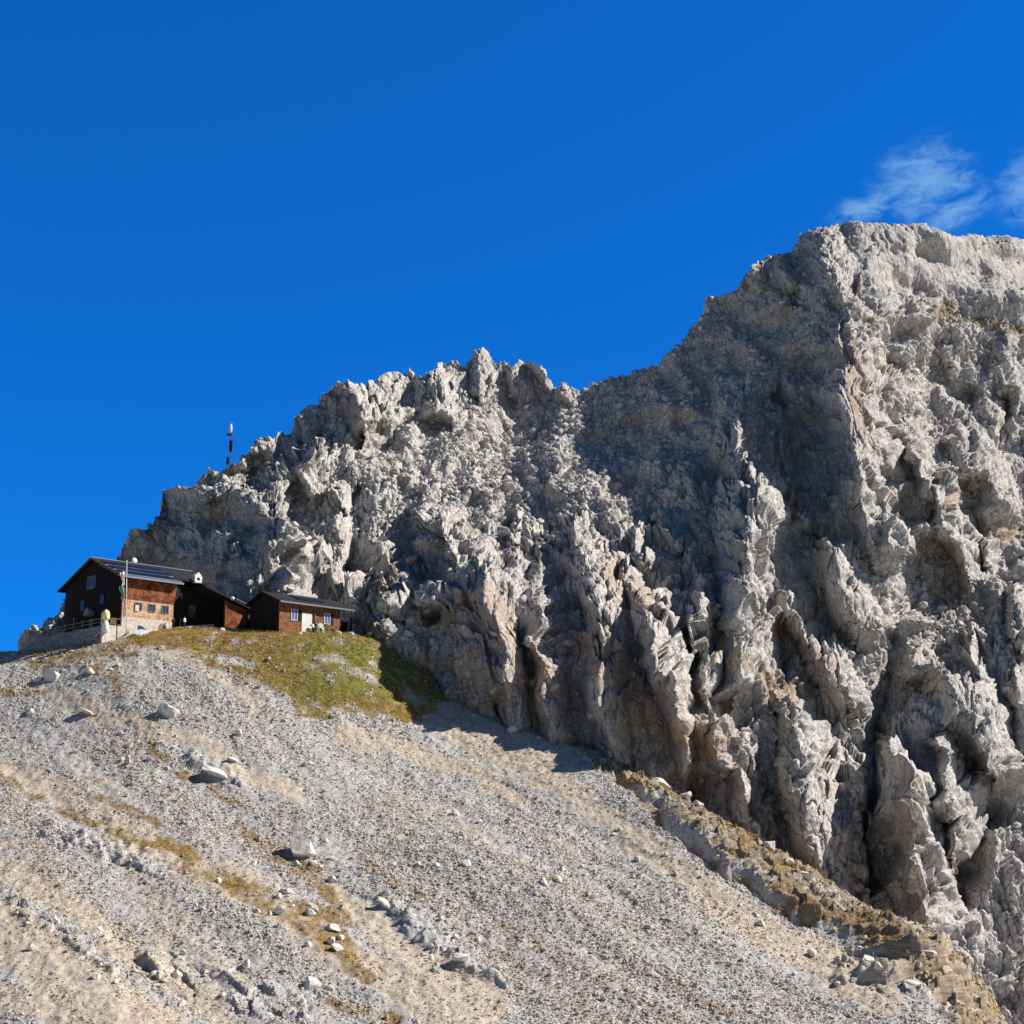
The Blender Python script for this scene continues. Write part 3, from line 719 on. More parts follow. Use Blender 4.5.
def boulder(px, py, wpx, label, ar=1.0, name='boulder', group=None, seed=None, tilt=0., yaw=None, sink=.36, me=None, cat='boulder', dpt=.8):
    p, i, j = on_scree(px, py)
    r = wpx / (F / p.y) * .54
    if me is None: me = boulder_mesh(seed if seed is not None else int(px * 7 + py), r, r * dpt, r * ar)
    o = bpy.data.objects.new(name, me); C.objects.link(o)
    o.location = p + Vector((0, 0, r * ar * (.5 - sink)))
    o.rotation_euler = (random.uniform(-.2, .2), tilt, yaw if yaw is not None else random.uniform(-.4, .4))
    o['label'] = label; o['category'] = cat
    if group: o['group'] = group
    return o
for a in [
 (43, 678, 25, 'big cream boulder below the left end of the terrace, at the top of the scree', .85),
 (28, 680, 13, 'squat shadowed stone just left of the big cream boulder under the terrace', .6),
 (82, 672, 16, 'flat pale slab tilted in brown turf, right of the big cream boulder', .35, .35),
 (164, 713, 30, 'long whitish boulder with a dark hollow at its left end, below the main hut', .75, .3),
 (82, 713, 20, 'low grey slab half sunk in gravel between the two largest upper boulders', .35, .35),
 (22, 713, 11, 'small dark-sided stone at the far left edge of the upper scree', .8),
 (156, 742, 10, 'small white block on gravel beneath the long whitish boulder', .7),
 (213, 772, 38, 'longest outcrop slab, a grey ledge sloping down right in the upper scree', .22, .38),
 (231, 760, 14, 'short grey slab lying just above the longest outcrop ledge', .35, .35),
 (303, 853, 36, 'largest cream boulder in the middle of the scree, with black shadow to its left', .85, .1),
 (315, 864, 11, 'small cream block leaning on the right foot of the largest mid-scree boulder', .9),
 (333, 858, 13, 'flat grey stone just right of the largest mid-scree boulder', .4, .3),
 (334, 881, 12, 'rounded white stone on brown turf under the largest mid-scree boulder', .8),
 (288, 892, 18, 'broad low pale stone on grassy streak, upper one of the stone cluster', .5, .2),
 (284, 911, 14, 'white stone with a round dark notch in the grassy streak', .9),
 (314, 914, 17, 'tilted grey block with dark left face, centre of the stone cluster', .7, .5),
 (336, 929, 16, 'wedge-shaped grey stone at the right side of the stone cluster', .65, .5),
 (344, 938, 12, 'round light grey stone touching the wedge-shaped one', .8),
 (340, 949, 16, 'lowest slanted slab of the stone cluster, dark underneath', .55, .6),
 (308, 929, 8, 'little pebble-like stone between the stone cluster and the grassy streak', .8),
 (318, 986, 22, 'pale boulder with a dark left face at the edge of the lower rock outcrop', .75, .4),
 (335, 989, 10, 'small stone touching the right side of the pale lower-outcrop boulder', .7),
 (462, 958, 26, 'largest pale block along the gravel bank, dark shadow beneath', .5, .45),
 (440, 946, 13, 'grey block just uphill of the largest block on the gravel bank', .55, .5),
 (483, 968, 12, 'dark angular stone at the lower end of the gravel bank', .8),
 (388, 903, 20, 'thin white slab at the upper start of the gravel bank', .35, .6),
 (396, 911, 12, 'dark rounded stone below the thin white slab on the gravel bank', .9),
 (410, 918, 12, 'light grey cube-like stone midway between the gravel bank ends', .8),
 (254, 865, 8, 'lone white stone beside the orange turf, left of the largest mid-scree boulder', .7),
 (330, 716, 9, 'grey stone at the bottom tip of the meadow', .6),
 (198, 641, 6, 'small pinkish stone lying in the meadow below the blue-grey fence', .7),
 (214, 631, 9, 'white stone at the upper edge of the meadow, left of the lean-to corner', .6),
 (226, 630, 9, 'cream stone right under the lean-to corner at the upper meadow edge', .6),
 (294, 634, 8, 'pale stone heaped in front of the shed below its left window', .6),
 (332, 634, 10, 'broad cream stone in front of the shed below its right window', .6),
 (347, 634, 8, 'grey stone at the right end of the shed front', .7),
 (662, 772, 26, 'long pale slab at the foot of the shaded cliff where the scree ends', .4, .3),
 (686, 786, 18, 'white block beside the long pale slab at the cliff foot', .7, .1),
 (700, 797, 14, 'grey block lower right of the white block at the cliff foot', .7, .1),
 (770, 845, 16, 'whitish block perched on the rim of the brown ledge', .8, .1),
 (790, 862, 14, 'pale block on the ledge rim, downhill of the whitish perched one', .8, .1),
 (806, 876, 16, 'lowest of the pale blocks along the ledge rim, split on top', .6, .2),
 (868, 960, 22, 'dark blocky stone overhanging a hollow in the layered outcrop', .6, .1),
 (905, 985, 26, 'broad brown block under the hollow of the layered outcrop', .5, .1),
 (945, 965, 18, 'squarish tan block near the outer corner of the layered outcrop', .7, .1),
 (930, 950, 20, 'flat tan slab capping the outer corner of the layered outcrop', .35, .1),
]:
    px, py, wp, lab, ar = a[:5]; tl = a[5] if len(a) > 5 else 0
    boulder(px, py, wp, lab, ar, tilt=tl, name='slab' if 'slab' in lab else 'boulder')

protos = [boulder_mesh(900 + k, .5, .42, .36, 9) for k in range(10)]
cnt = 0
zones = [((300, 900), (60, 60), 26), ((80, 660), (70, 18), 16), ((180, 980), (120, 30), 16), ((440, 940), (60, 35), 14), ((250, 640), (100, 10), 6), ((60, 920), (60, 60), 10),
         ((500, 840), (140, 90), 26), ((850, 960), (90, 30), 26), ((720, 850), (80, 50), 26), ((180, 760), (120, 40), 18), ((470, 720), (60, 30), 10)]
for (cx, cy), (wx_, wy_), k in zones:
    for _ in range(k):
        px = cx + random.gauss(0, .55) * wx_; py = cy + random.gauss(0, .55) * wy_
        if not (2 < px < 1000 and py < 1018) or py < 640 or py < 650 + .0 * px and not 120 < px < 340 or (px > 420 and py < 715 + (px - 430) * .47): continue
        p, i, j = on_scree(px, py)
        o = bpy.data.objects.new('loose_rock', protos[cnt % len(protos)]); C.objects.link(o); cnt += 1
        s = random.choice((.6, .7, .8, .9, 1.0, 1.3)); o.scale = (s, s * random.uniform(.8, 1.1), s * random.uniform(.7, 1.2))
        o.location = p + Vector((0, 0, .08 * s)); o.rotation_euler = (random.uniform(-.4, .4), random.uniform(-.1, .7), random.uniform(0, 6.28))
        o['label'] = 'small pale grey rock lying loose among the scree gravel'; o['category'] = 'rock'; o['group'] = 'small loose rocks scattered on the scree'
print('loose rocks', cnt)

# ------------------------------------------------------------------ building helpers
class MB:
    def __init__(s): s.v = []; s.f = []
    def box(s, x0, x1, y0, y1, z0, z1):
        k = len(s.v)
        s.v += [(x0, y0, z0), (x1, y0, z0), (x1, y1, z0), (x0, y1, z0), (x0, y0, z1), (x1, y0, z1), (x1, y1, z1), (x0, y1, z1)]
        s.f += [[k + q for q in t] for t in ((0, 3, 2, 1), (4, 5, 6, 7), (0, 1, 5, 4), (1, 2, 6, 5), (2, 3, 7, 6), (3, 0, 4, 7))]
        return s
    def prism(s, pts, axis, a, b):
        """extrude a 2-D outline along an axis ('x': pts are (y,z); 'y': pts are (x,z); 'z': (x,y))"""
        k = len(s.v); n = len(pts)
        def mk(p, t): return {'x': (t, p[0], p[1]), 'y': (p[0], t, p[1]), 'z': (p[0], p[1], t)}[axis]
        s.v += [mk(p, a) for p in pts] + [mk(p, b) for p in pts]
        s.f += [list(range(k, k + n))[::-1], list(range(k + n, k + 2 * n))] + [[k + i, k + (i + 1) % n, k + n + (i + 1) % n, k + n + i] for i in range(n)]
        return s
    def tube(s, pts, r, n=8):
        pts = [Vector(p) for p in pts]; rs = r if isinstance(r, (list, tuple)) else [r] * len(pts)
        k = len(s.v)
        for i, p in enumerate(pts):
            d = (pts[min(i + 1, len(pts) - 1)] - pts[max(i - 1, 0)]).normalized()
            a = d.cross(Vector((0, 0, 1)) if abs(d.z) < .9 else Vector((1, 0, 0))).normalized(); b = d.cross(a)
            for q in range(n):
                t = 2 * math.pi * q / n; s.v.append(tuple(p + (a * math.cos(t) + b * math.sin(t)) * rs[i]))
        for i in range(len(pts) - 1):
            for q in range(n): s.f.append([k + i * n + q, k + i * n + (q + 1) % n, k + (i + 1) * n + (q + 1) % n, k + (i + 1) * n + q])
        s.f.append([k + q for q in range(n)][::-1]); s.f.append([k + (len(pts) - 1) * n + q for q in range(n)])
        return s
    def ball(s, c, r, sq=(1, 1, 1), sub=2):
        V, Fc = rock_template(sub); k = len(s.v)
        s.v += [tuple(np.array(c) + p * r * np.array(sq)) for p in V]; s.f += [[k + q for q in f] for f in Fc]
        return s
    def build(s, name, mat, parent=None, smooth=False):
        me = bpy.data.meshes.new(name); me.from_pydata([tuple(map(float, v)) for v in s.v], [], s.f)
        bm = bmesh.new(); bm.from_mesh(me); bmesh.ops.recalc_face_normals(bm, faces=bm.faces); bm.to_mesh(me); bm.free()
        if smooth:
            for p in me.polygons: p.use_smooth = True
        me.materials.append(mat)
        o = bpy.data.objects.new(name, me); C.objects.link(o)
        if parent: o.parent = parent
        return o

def thing(name, label, cat, loc, rz=0, group=None):
    o = bpy.data.objects.new(name, None); C.objects.link(o); o.location = loc; o.rotation_euler = (0, 0, rz); o.empty_display_size = .5
    if name in ('person', 'leafy_plant', 'wheelbarrow', 'arched_planter'):
        i, j = rowcol(np.array([loc[0]]), np.array([loc[1]])); o.location.z = float(SG[i[0], j[0], 2])
    o['label'] = label; o['category'] = cat
    if group: o['group'] = group
    return o
def tag(o, label, cat, group=None):
    o['label'] = label; o['category'] = cat
    if group: o['group'] = group
    return o

def simple(name, c1, c2=None, rough=.8, sc_=3.0, scl=None, metal=0, b_=0, spec=.3):
    m, nt, b = new_mat(name, rough, spec); b.inputs['Metallic'].default_value = metal
    c2 = c2 or tuple(v * .75 for v in c1)
    f = noise(nt, sc_, 5, .65, scl=scl)
    nt.links.new(mixc(nt, ramp(nt, f, .3, .7), c1, c2), b.inputs['Base Color'])
    if b_: bump(nt, b, f, b_, .05)
    return m
def shingle(name, c1, c2, c3):
    """weathered wood shingles in rows"""
    m, nt, b = new_mat(name, .85, .15)
    tc = nt.nodes.new('ShaderNodeTexCoord')
    mp = nt.nodes.new('ShaderNodeMapping'); mp.inputs['Rotation'].default_value = (math.radians(90), 0, 0); nt.links.new(tc.outputs['Object'], mp.inputs[0])
    br = nt.nodes.new('ShaderNodeTexBrick'); br.inputs['Scale'].default_value = 1.0; br.inputs['Brick Width'].default_value = .34; br.inputs['Row Height'].default_value = .30
    br.inputs['Mortar Size'].default_value = .02; br.inputs['Color1'].default_value = (0, 0, 0, 1); br.inputs['Color2'].default_value = (1, 1, 1, 1); br.inputs['Mortar'].default_value = (0, 0, 0, 1)
    nt.links.new(mp.outputs[0], br.inputs['Vector'])
    f = noise(nt, .9, 5, .75); g = noise(nt, 2.6, 4, .7)
    col = mixc(nt, br.outputs['Color'], c1, c2)
    col = mixc(nt, ramp(nt, f, .42, .62), col, c3)
    col = mixc(nt, mathn(nt, 'MULTIPLY', ramp(nt, g, .5, .7), .6), col, c1)
    nt.links.new(col, b.inputs['Base Color'])
    bump(nt, b, br.outputs['Color'], .4, .04)
    return m
M_SH_DARK = shingle('reddish shingles', (.07, .022, .012), (.24, .075, .030), (.34, .12, .05))
M_SH_PALE = shingle('bleached shingles', (.34, .17, .085), (.62, .40, .24), (.70, .50, .34))
M_SH_SHED = shingle('mixed brown shingles', (.10, .045, .028), (.30, .19, .12), (.36, .12, .045))
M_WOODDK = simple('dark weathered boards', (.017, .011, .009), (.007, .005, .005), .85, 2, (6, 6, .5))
M_WOODBR = simple('brown wood', (.20, .12, .07), (.10, .055, .03), .8, 3, (4, 4, 1))
M_WOODGR = simple('grey weathered wood', (.30, .27, .23), (.17, .15, .13), .85, 3, (1, 6, 6))
M_PLASTER = simple('whitewash plaster', (.72, .67, .60), (.46, .41, .35), .9, 1.6, None)
M_ROOF = simple('dark roofing', (.010, .010, .013), (.02, .02, .024), .85, 2)
M_FASCIA = simple('grey metal flashing', (.42, .44, .46), (.30, .31, .33), .35, 4, None, .7)
M_PANEL = simple('solar glass', (.004, .006, .012), (.007, .010, .020), .5, 1, None, 0, 0, .25)
M_GLASS = simple('window glass', (.03, .045, .08), (.05, .07, .12), .08, 1, None, .0, 0, .8)
M_GLASSB = simple('blue curtain pane', (.10, .16, .42), (.16, .22, .50), .25, 2)
M_WHITE = simple('white paint', (.80, .80, .78), (.66, .66, .64), .5, 3)
M_METAL = simple('mast steel', (.20, .22, .26), (.12, .13, .16), .4, 3, None, .8)
M_STONEWALL = None
def stonewall():
    m, nt, b = new_mat('dry stone wall', .95, .15)
    tc = nt.nodes.new('ShaderNodeTexCoord'); vo = nt.nodes.new('ShaderNodeTexVoronoi'); vo.feature = 'DISTANCE_TO_EDGE'; vo.inputs['Scale'].default_value = 2.2
    v2 = nt.nodes.new('ShaderNodeTexVoronoi'); v2.inputs['Scale'].default_value = 2.2
    for v in (vo, v2): nt.links.new(tc.outputs['Object'], v.inputs['Vector'])
    hs = nt.nodes.new('ShaderNodeHueSaturation'); hs.inputs['Saturation'].default_value = .08; hs.inputs['Value'].default_value = .6; nt.links.new(v2.outputs['Color'], hs.inputs['Color'])
    col = mixc(nt, .5, hs.outputs[0], (.30, .28, .26)); col = mixc(nt, ramp(nt, vo.outputs['Distance'], 0, .09), (.06, .055, .05), col)
    nt.links.new(col, b.inputs['Base Color']); bump(nt, b, ramp(nt, vo.outputs['Distance'], 0, .12), .8, .12)
    return m
M_STONEWALL = stonewall()

RZ = math.radians(44)
def local_frame(px, py, Y): return Vector(P(px, py, Y))
O1 = local_frame(121, 631, 200)     # near bottom corner of the main hut

def window(parent, face, u0, u1, z0, z1, glass=M_GLASS, frame=M_WHITE, y=0.0):
    """window on the lit wall (face 'y', plane y) or the gable (face 'x', plane x=y)"""
    def bx(mb, a0, a1, b0, b1, d0, d1):
        if face == 'y': mb.box(a0, a1, y - d1, y - d0, b0, b1)
        else: mb.box(y - d1, y - d0, a0, a1, b0, b1)
    t = .09; f = MB()
    bx(f, u0 - t, u1 + t, z0 - t, z0, .003, .10); bx(f, u0 - t, u1 + t, z1, z1 + t, .003, .10); bx(f, u0 - t, u0, z0, z1, .003, .10); bx(f, u1, u1 + t, z0, z1, .003, .10)
    um = (u0 + u1) / 2; bx(f, um - .03, um + .03, z0, z1, .004, .08)
    fo = f.build('window', frame, parent)
    g = MB(); bx(g, u0, u1, z0, z1, .003, .03); g.build('pane', glass, fo)
    return fo

# ---- main hut
hut = thing('mountain_hut', 'large wooden mountain hut with steep dark roof and orange shingle side wall above white plaster', 'hut', O1, RZ)
EV, RG, WY = 8.1, 11.6, 18.0; HL = 8.3
MB().box(.0, HL, -.02, .28, -3.0, 2.15).build('plaster_wall', M_PLASTER, hut)
MB().box(.0, HL, .0, .28, 2.16, 4.75).build('shingle_wall', M_SH_PALE, hut)['label'] = 'bleached pale orange shingle wall band'
MB().prism([(-.03, 4.76), (HL, 4.76), (HL + .5, EV), (-.03, EV)], 'y', -.06, .28).build('shingle_wall', M_SH_DARK, hut)['label'] = 'dark red-brown upper shingle wall'
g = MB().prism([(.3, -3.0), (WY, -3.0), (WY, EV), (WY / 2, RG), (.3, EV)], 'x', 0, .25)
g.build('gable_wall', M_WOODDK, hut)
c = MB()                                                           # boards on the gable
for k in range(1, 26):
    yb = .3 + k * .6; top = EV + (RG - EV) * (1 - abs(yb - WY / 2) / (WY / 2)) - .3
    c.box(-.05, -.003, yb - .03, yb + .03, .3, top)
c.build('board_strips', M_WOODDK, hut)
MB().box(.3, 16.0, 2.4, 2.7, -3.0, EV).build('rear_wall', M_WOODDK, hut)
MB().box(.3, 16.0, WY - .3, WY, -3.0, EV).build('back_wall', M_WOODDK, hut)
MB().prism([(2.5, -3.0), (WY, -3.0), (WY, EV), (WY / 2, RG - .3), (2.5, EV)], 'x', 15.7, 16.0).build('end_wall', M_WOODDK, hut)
sl_ = (RG - EV) / (WY / 2)
def roof_slab(x0, x1, y0, y1, sign, th=.22, lift=.05):
    zf = lambda y: RG - sl_ * abs(y - WY / 2) + lift
    return MB().prism([(y0, zf(y0)), (y1, zf(y1)), (y1, zf(y1) + th), (y0, zf(y0) + th)], 'x', x0, x1)
rf = roof_slab(-.8, 16.4, WY / 2, WY + 1.0, 1).build('roof', M_ROOF, hut)
rf['label'] = 'far slope of the dark gabled roof'
rfn = roof_slab(-.8, 9.2, -.9, WY / 2, -1).build('roof', M_ROOF, hut); rfn['label'] = 'near slope of the dark gabled roof over the lit wall'
roof_slab(9.2, 16.4, 1.6, WY / 2, -1).build('roof', M_ROOF, hut)['label'] = 'recessed part of the near roof slope'
# ridge cap, gutter, barge boards
MB().box(-.9, 16.5, WY / 2 - .18, WY / 2 + .18, RG + .24, RG + .36).build('ridge_cap', M_FASCIA, hut)
ze = RG - sl_ * (WY / 2 + .9) + .05
MB().box(-.85, 9.25, -1.02, -.905, ze - .12, ze + .18).build('gutter', M_FASCIA, hut)
z1 = RG - sl_ * (WY / 2 + 1.0) + .0
MB().prism([(WY / 2, RG + .0), (WY + 1.0, z1), (WY + 1.0, z1 + .32), (WY / 2, RG + .32)], 'x', -.88, -.803).build('barge_board', M_WOODBR, hut)
MB().prism([(WY / 2, RG + .0), (-.9, ze), (-.9, ze + .30), (WY / 2, RG + .32)], 'x', -.88, -.803).build('barge_board', M_WOODBR, hut)
rt = MB()
for k in range(6):
    yy = .5 + k * 1.15; zz_ = RG - sl_ * abs(yy - WY / 2) - .2
    rt.box(-.78, -.01, yy - .09, yy + .09, zz_ - .05, zz_ + .1)
rt.build('purlin_ends', M_WOODGR, hut)
zf = lambda y: RG - sl_ * abs(y - WY / 2) + .275
for r_, (ya, yb) in enumerate(((-.4, 1.9), (2.1, 4.4), (4.6, 6.9))):
    for k in range(9):
        x0 = -.3 + k * 1.08
        if r_ > 0 or x0 < 8.2:
            p_ = MB().prism([(ya, zf(ya) + .05), (yb, zf(yb) + .05), (yb, zf(yb) + .11), (ya, zf(ya) + .11)], 'x', x0, x0 + 1.02).build('solar_panel', M_PANEL, hut)
for k in range(3):                                                 # bright standing seams between the panel rows
    ya = (-.62, 2.0, 4.5)[k]
    MB().prism([(ya - .07, zf(ya) + .0), (ya + .07, zf(ya) + .04), (ya + .07, zf(ya) + .14), (ya - .07, zf(ya) + .10)], 'x', -.8, 9.1).build('panel_rail', M_FASCIA, hut)
for a, b_ in ((2.0, 3.0), (4.2, 5.2), (6.4, 7.4)):
    window(hut, 'y', a, b_, 3.3, 4.3, frame=M_WOODGR)
MB().box(1.98, 2.6, -.14, -.103, 3.1, 4.0).build('shutter', M_PLASTER, hut)['label'] = 'white shutter swung half across the left window'
window(hut, 'x', 8.7, 11.0, 7.4, 9.1, frame=M_WOODGR)
window(hut, 'x', 5.6, 6.9, 4.6, 6.1, glass=M_GLASS, frame=M_WOODDK)
window(hut, 'x', 11.6, 12.9, 4.2, 5.8, glass=M_GLASS, frame=M_WOODDK)
MB().box(12.5, 12.9, 0, .1, 0, .1)
MB().prism([(8.4, 3.1), (10.0, 3.1), (9.9, 3.8), (9.2, 4.3), (8.5, 3.8)], 'x', -.9, -.01).build('porch_hood', M_WOODGR, hut)
MB().box(-.08, -.055, 8.6, 9.8, .4, 2.7).build('door', M_WOODBR, hut)
# round-headed door and ring in the plaster band
MB().prism([(5.9, -.2), (6.95, -.2), (6.95, 1.2), (6.8, 1.6), (6.5, 1.75), (6.2, 1.6), (6.05, 1.2)], 'y', -.08, -.025).build('cellar_door', M_WOODGR, hut)
MB().prism([(2.7, .2), (3.9, .0), (3.9, .55), (3.3, 1.0), (2.7, 1.1)], 'y', -.10, -.025).build('cellar_window', M_GLASS, hut)
MB().tube([(0.45, -.12, 2.1), (.45, -.12, 7.2)], .05, 6).build('downpipe', M_FASCIA, hut)
# white vents on the roof
d = MB().tube([(6.6, WY / 2 + .6, RG - .4), (6.6, WY / 2 + .6, RG + .5)], .06, 6); d.build('dish_post', M_METAL, hut)
dish = MB().ball((6.6, WY / 2 + .45, RG + .75), .5, (1, .45, 1)).build('satellite_dish', M_WHITE, hut, True)

def hood(parent, x, y, z, s, mat, name):
    o = MB().prism([(x - .75 * s, z), (x + .75 * s, z), (x + .85 * s, z + 1.2 * s), (x + .05 * s, z + 2.1 * s), (x - .8 * s, z + 1.4 * s)], 'y', y, y + .9).build(name, mat, parent)
    MB().prism([(x - .3 * s, z + .5 * s), (x + .3 * s, z + .5 * s), (x + .3 * s, z + .85 * s), (x, z + 1.1 * s), (x - .3 * s, z + .85 * s)], 'y', y - .03, y - .003).build('opening', M_WOODDK, o)
    return o
hood(hut, 13.0, 1.2, 8.7, .78, M_WHITE, 'dormer')['label'] = 'white gabled dormer with a small dark opening'
# dark recessed porch with pale railing
MB().box(9.35, 16.0, .9, 1.02, -.9, .2).build('porch_base', M_STONEWALL, hut)
rb = MB().prism([(9.6, .55), (15.7, 1.35), (15.7, 2.6), (9.6, 1.55)], 'y', .55, .68).build('balustrade', simple('blue grey boards', (.34, .40, .50), (.24, .29, .37), .8, 3, (.6, 5, 5)), hut)
for xq in (10.0, 12.6, 15.2): MB().box(xq - .09, xq + .09, .70, .88, -.5, 6.6).build('porch_post', M_WOODDK, hut)
window(hut, 'y', 12.4, 13.4, 3.6, 5.2, y=2.4, frame=M_WOODBR)

# ---- lean-to beyond the main hut
lt = thing('lean_to', 'low lean-to with sloping black roof and a small red shingle wall, between hut and shed', 'outbuilding', O1, RZ)
LX = 16.35
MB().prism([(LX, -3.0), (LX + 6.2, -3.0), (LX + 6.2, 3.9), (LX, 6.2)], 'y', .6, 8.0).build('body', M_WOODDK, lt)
MB().prism([(LX - 4.2, 7.6), (LX + 7.4, 3.95), (LX + 7.4, 4.25), (LX - 4.2, 7.95)], 'y', -2.2, 8.6).build('roof', M_ROOF, lt)
MB().prism([(LX - .2, 1.9), (LX + 3.6, 2.0), (LX + 4.6, 4.65), (LX - .2, 6.1)], 'y', -1.5, -1.3).build('shingle_wall', M_SH_DARK, lt)
MB().box(LX - .2, LX - .0, -1.7, -1.51, -1.0, 6.0).build('corner_post', M_WOODBR, lt)
MB().box(LX + .05, LX + .75, -1.5, -1.2, -1.8, 1.88).build('plaster_pier', M_PLASTER, lt)
MB().box(LX + .8, LX + 6.0, -.3, .1, -3.0, .8).build('stone_plinth', M_STONEWALL, lt)
MB().prism([(LX + 1.2, 6.32), (LX + 7.4, 4.36), (LX + 7.4, 4.46), (LX + 1.2, 6.42)], 'y', -2.3, -2.21).build('eave_board', M_FASCIA, lt)
ds = thing('satellite_dish', 'round white dish on a short arm at the right end of the lean-to wall', 'dish', O1 + Matrix.Rotation(RZ, 3, 'Z') @ Vector((LX + 4.3, -2.0, 3.9)), RZ)
MB().ball((0, 0, 0), .62, (1, .3, 1)).build('reflector', M_WHITE, ds, True)
MB().tube([(0, .1, 0), (-.3, .55, -.1)], .05, 6).build('arm', M_METAL, ds)
tag(MB().ball(tuple(O1 + Matrix.Rotation(RZ, 3, 'Z') @ Vector((LX + .5, -2.4, 6.3))), .34, (1, 1, .9)).build('lamp_globe', M_WHITE, None, True), 'small white globe above the corner post of the lean-to', 'lamp')

# ---- terrace in front of the gable
tr = thing('terrace', 'stone-walled terrace in shade below the gable, its short end wall whitewashed', 'terrace', O1, RZ)
MB().box(-2.95, -2.5, .25, 24, -3.6, .55).build('stone_wall', M_STONEWALL, tr)
MB().box(-2.95, -.05, -.12, .24, -3.6, .75).build('end_wall', M_PLASTER, tr)
MB().box(-2.5, -.003, .3, 24, -.3, .25).build('deck', M_WOODGR, tr)
rl = MB().box(-2.95, -2.87, .3, 23.8, 1.55, 1.65).box(-2.95, -2.87, .3, 23.8, 1.05, 1.12)
rl.build('railing', M_WOODGR, tr)
for k in range(9): MB().box(-2.86, -2.74, .6 + k * 2.8, .72 + k * 2.8, .556, 1.9 if k % 3 else 2.6).build('rail_post', M_WOODGR, tr)
MB().box(-2.9, -.05, -.22, -.13, 1.55, 1.75).box(-2.9, -.05, -.22, -.13, .80, .92).build('end_railing', M_WOODBR, tr)
MB().box(-1.9, -.9, -.20, -.125, .93, 1.54).build('board_panel', M_WOODBR, tr)
def picnic(y, lab):
    t = thing('picnic_table', lab, 'table', O1 + Matrix.Rotation(RZ, 3, 'Z') @ Vector((-1.5, y, .253)), RZ, 'tables on the hut terrace')
    MB().box(-.35, .35, -.9, .9, .70, .76).build('table_top', M_WHITE, t)
    for s_ in (-.65, .65): MB().box(s_ - .13, s_ + .13, -.9, .9, .42, .46).build('bench', M_WOODGR, t)
    for yy in (-.7, .7):
        MB().box(-.05, .05, yy - .05, yy + .05, 0, .698).box(-.7, .7, yy + .052, yy + .10, .36, .418).build('leg', M_WOODGR, t)
picnic(20.5, 'white-topped picnic table at the far left end of the shaded terrace')
picnic(15.5, 'picnic table in the middle of the shaded terrace rail')
picnic(10.0, 'picnic table nearest the hut gable on the shaded terrace')
Rz = Matrix.Rotation(RZ, 3, 'Z')
def L1(x, y, z): return O1 + Rz @ Vector((x, y, z))
para = thing('parasol', 'folded yellow and white parasol standing on the whitewashed terrace corner', 'parasol', L1(-2.7, -.4, -.2), RZ)
M_YEL = simple('yellow cloth', (.86, .72, .24), (.85, .80, .55), .8, 2.5)
MB().tube([(0, 0, -1.4), (0, 0, 3.0)], .05, 6).build('pole', M_WHITE, para)
MB().tube([(0, 0, 1.35), (0, 0, 1.7), (0, 0, 2.3), (0, 0, 2.75), (0, 0, 2.95)], [.30, .52, .56, .40, .1], 10).build('canopy', M_YEL, para, True)
MB().tube([(0, 0, -.4), (0, 0, .1), (0, 0, 1.0), (0, 0, 1.34)], [.28, .5, .48, .3], 10).build('skirt', M_WHITE, para, True)
ramp_ = tag(MB().prism([(-2.2, -2.9), (.9, -.35), (.9, -.02), (-2.2, -2.45)], 'y', -.75, -.35).build('stair_rail', M_WOODGR, None), 'slanting pale timber beam rising past the whitewashed terrace end', 'beam')
ramp_.location = O1; ramp_.rotation_euler = (0, 0, RZ)
# covered heap at the plaster wall
heap_me = boulder_mesh(55, 1.35, .8, .85, 8); heap_me.name = 'covered_heap'; heap_me.materials.clear(); heap_me.materials.append(simple('pale blue tarpaulin', (.50, .62, .80), (.74, .80, .88), .5, 1.5))
hp = bpy.data.objects.new('covered_heap', heap_me); C.objects.link(hp); hp.location = L1(2.9, -.95, -.25); hp.rotation_euler = (0, .1, RZ)
tag(hp, 'rounded heap under a pale blue tarpaulin against the white plaster wall', 'heap')

# flagpole and flag
fp = thing('flagpole', 'slim white flagpole at the near corner of the main hut', 'flagpole', L1(.15, -.85, -.6), RZ)
MB().tube([(0.25, 0, 0), (-.05, 0, 5), (-.35, 0, 10.6)], [.07, .06, .045], 8).build('pole', M_WHITE, fp, True)
MB().ball((-.36, 0, 10.68), .11).build('finial', M_WHITE, fp, True)
def cloth(name, x0, x1, z0, z1, mat, y=-.0, n=10, m=12):
    V = []; Fc = []
    for j in range(m + 1):
        for i in range(n + 1):
            s_, t_ = i / n, j / m
            V.append((x0 + (x1 - x0) * s_ * (.75 + .25 * math.sin(t_ * 5 + 1)), y + .12 * math.sin(s_ * 9 + t_ * 3), z1 + (z0 - z1) * t_ - .3 * s_))
    k = len(V); V += [(a, b + .025, c_) for a, b, c_ in V]
    for j in range(m):
        for i in range(n):
            q = j * (n + 1) + i; f_ = [q, q + 1, q + n + 2, q + n + 1]; Fc.append(f_); Fc.append([w_ + k for w_ in f_][::-1])
    mb = MB(); mb.v = V; mb.f = Fc
    return mb
M_GREEN = simple('green flag cloth', (.06, .22, .14), (.10, .28, .18), .8, 4)
fl = thing('flag', 'limp green and white flag hanging from the flagpole before the hut corner', 'flag', L1(-.2, -.85, 0), RZ)
cloth('white_band', -.12, -.95, 6.6, 8.6, M_WHITE).build('white_band', M_WHITE, fl, True)
cloth('green_band', -.12, -.95, 4.7, 6.55, M_GREEN).build('green_band', M_GREEN, fl, True)

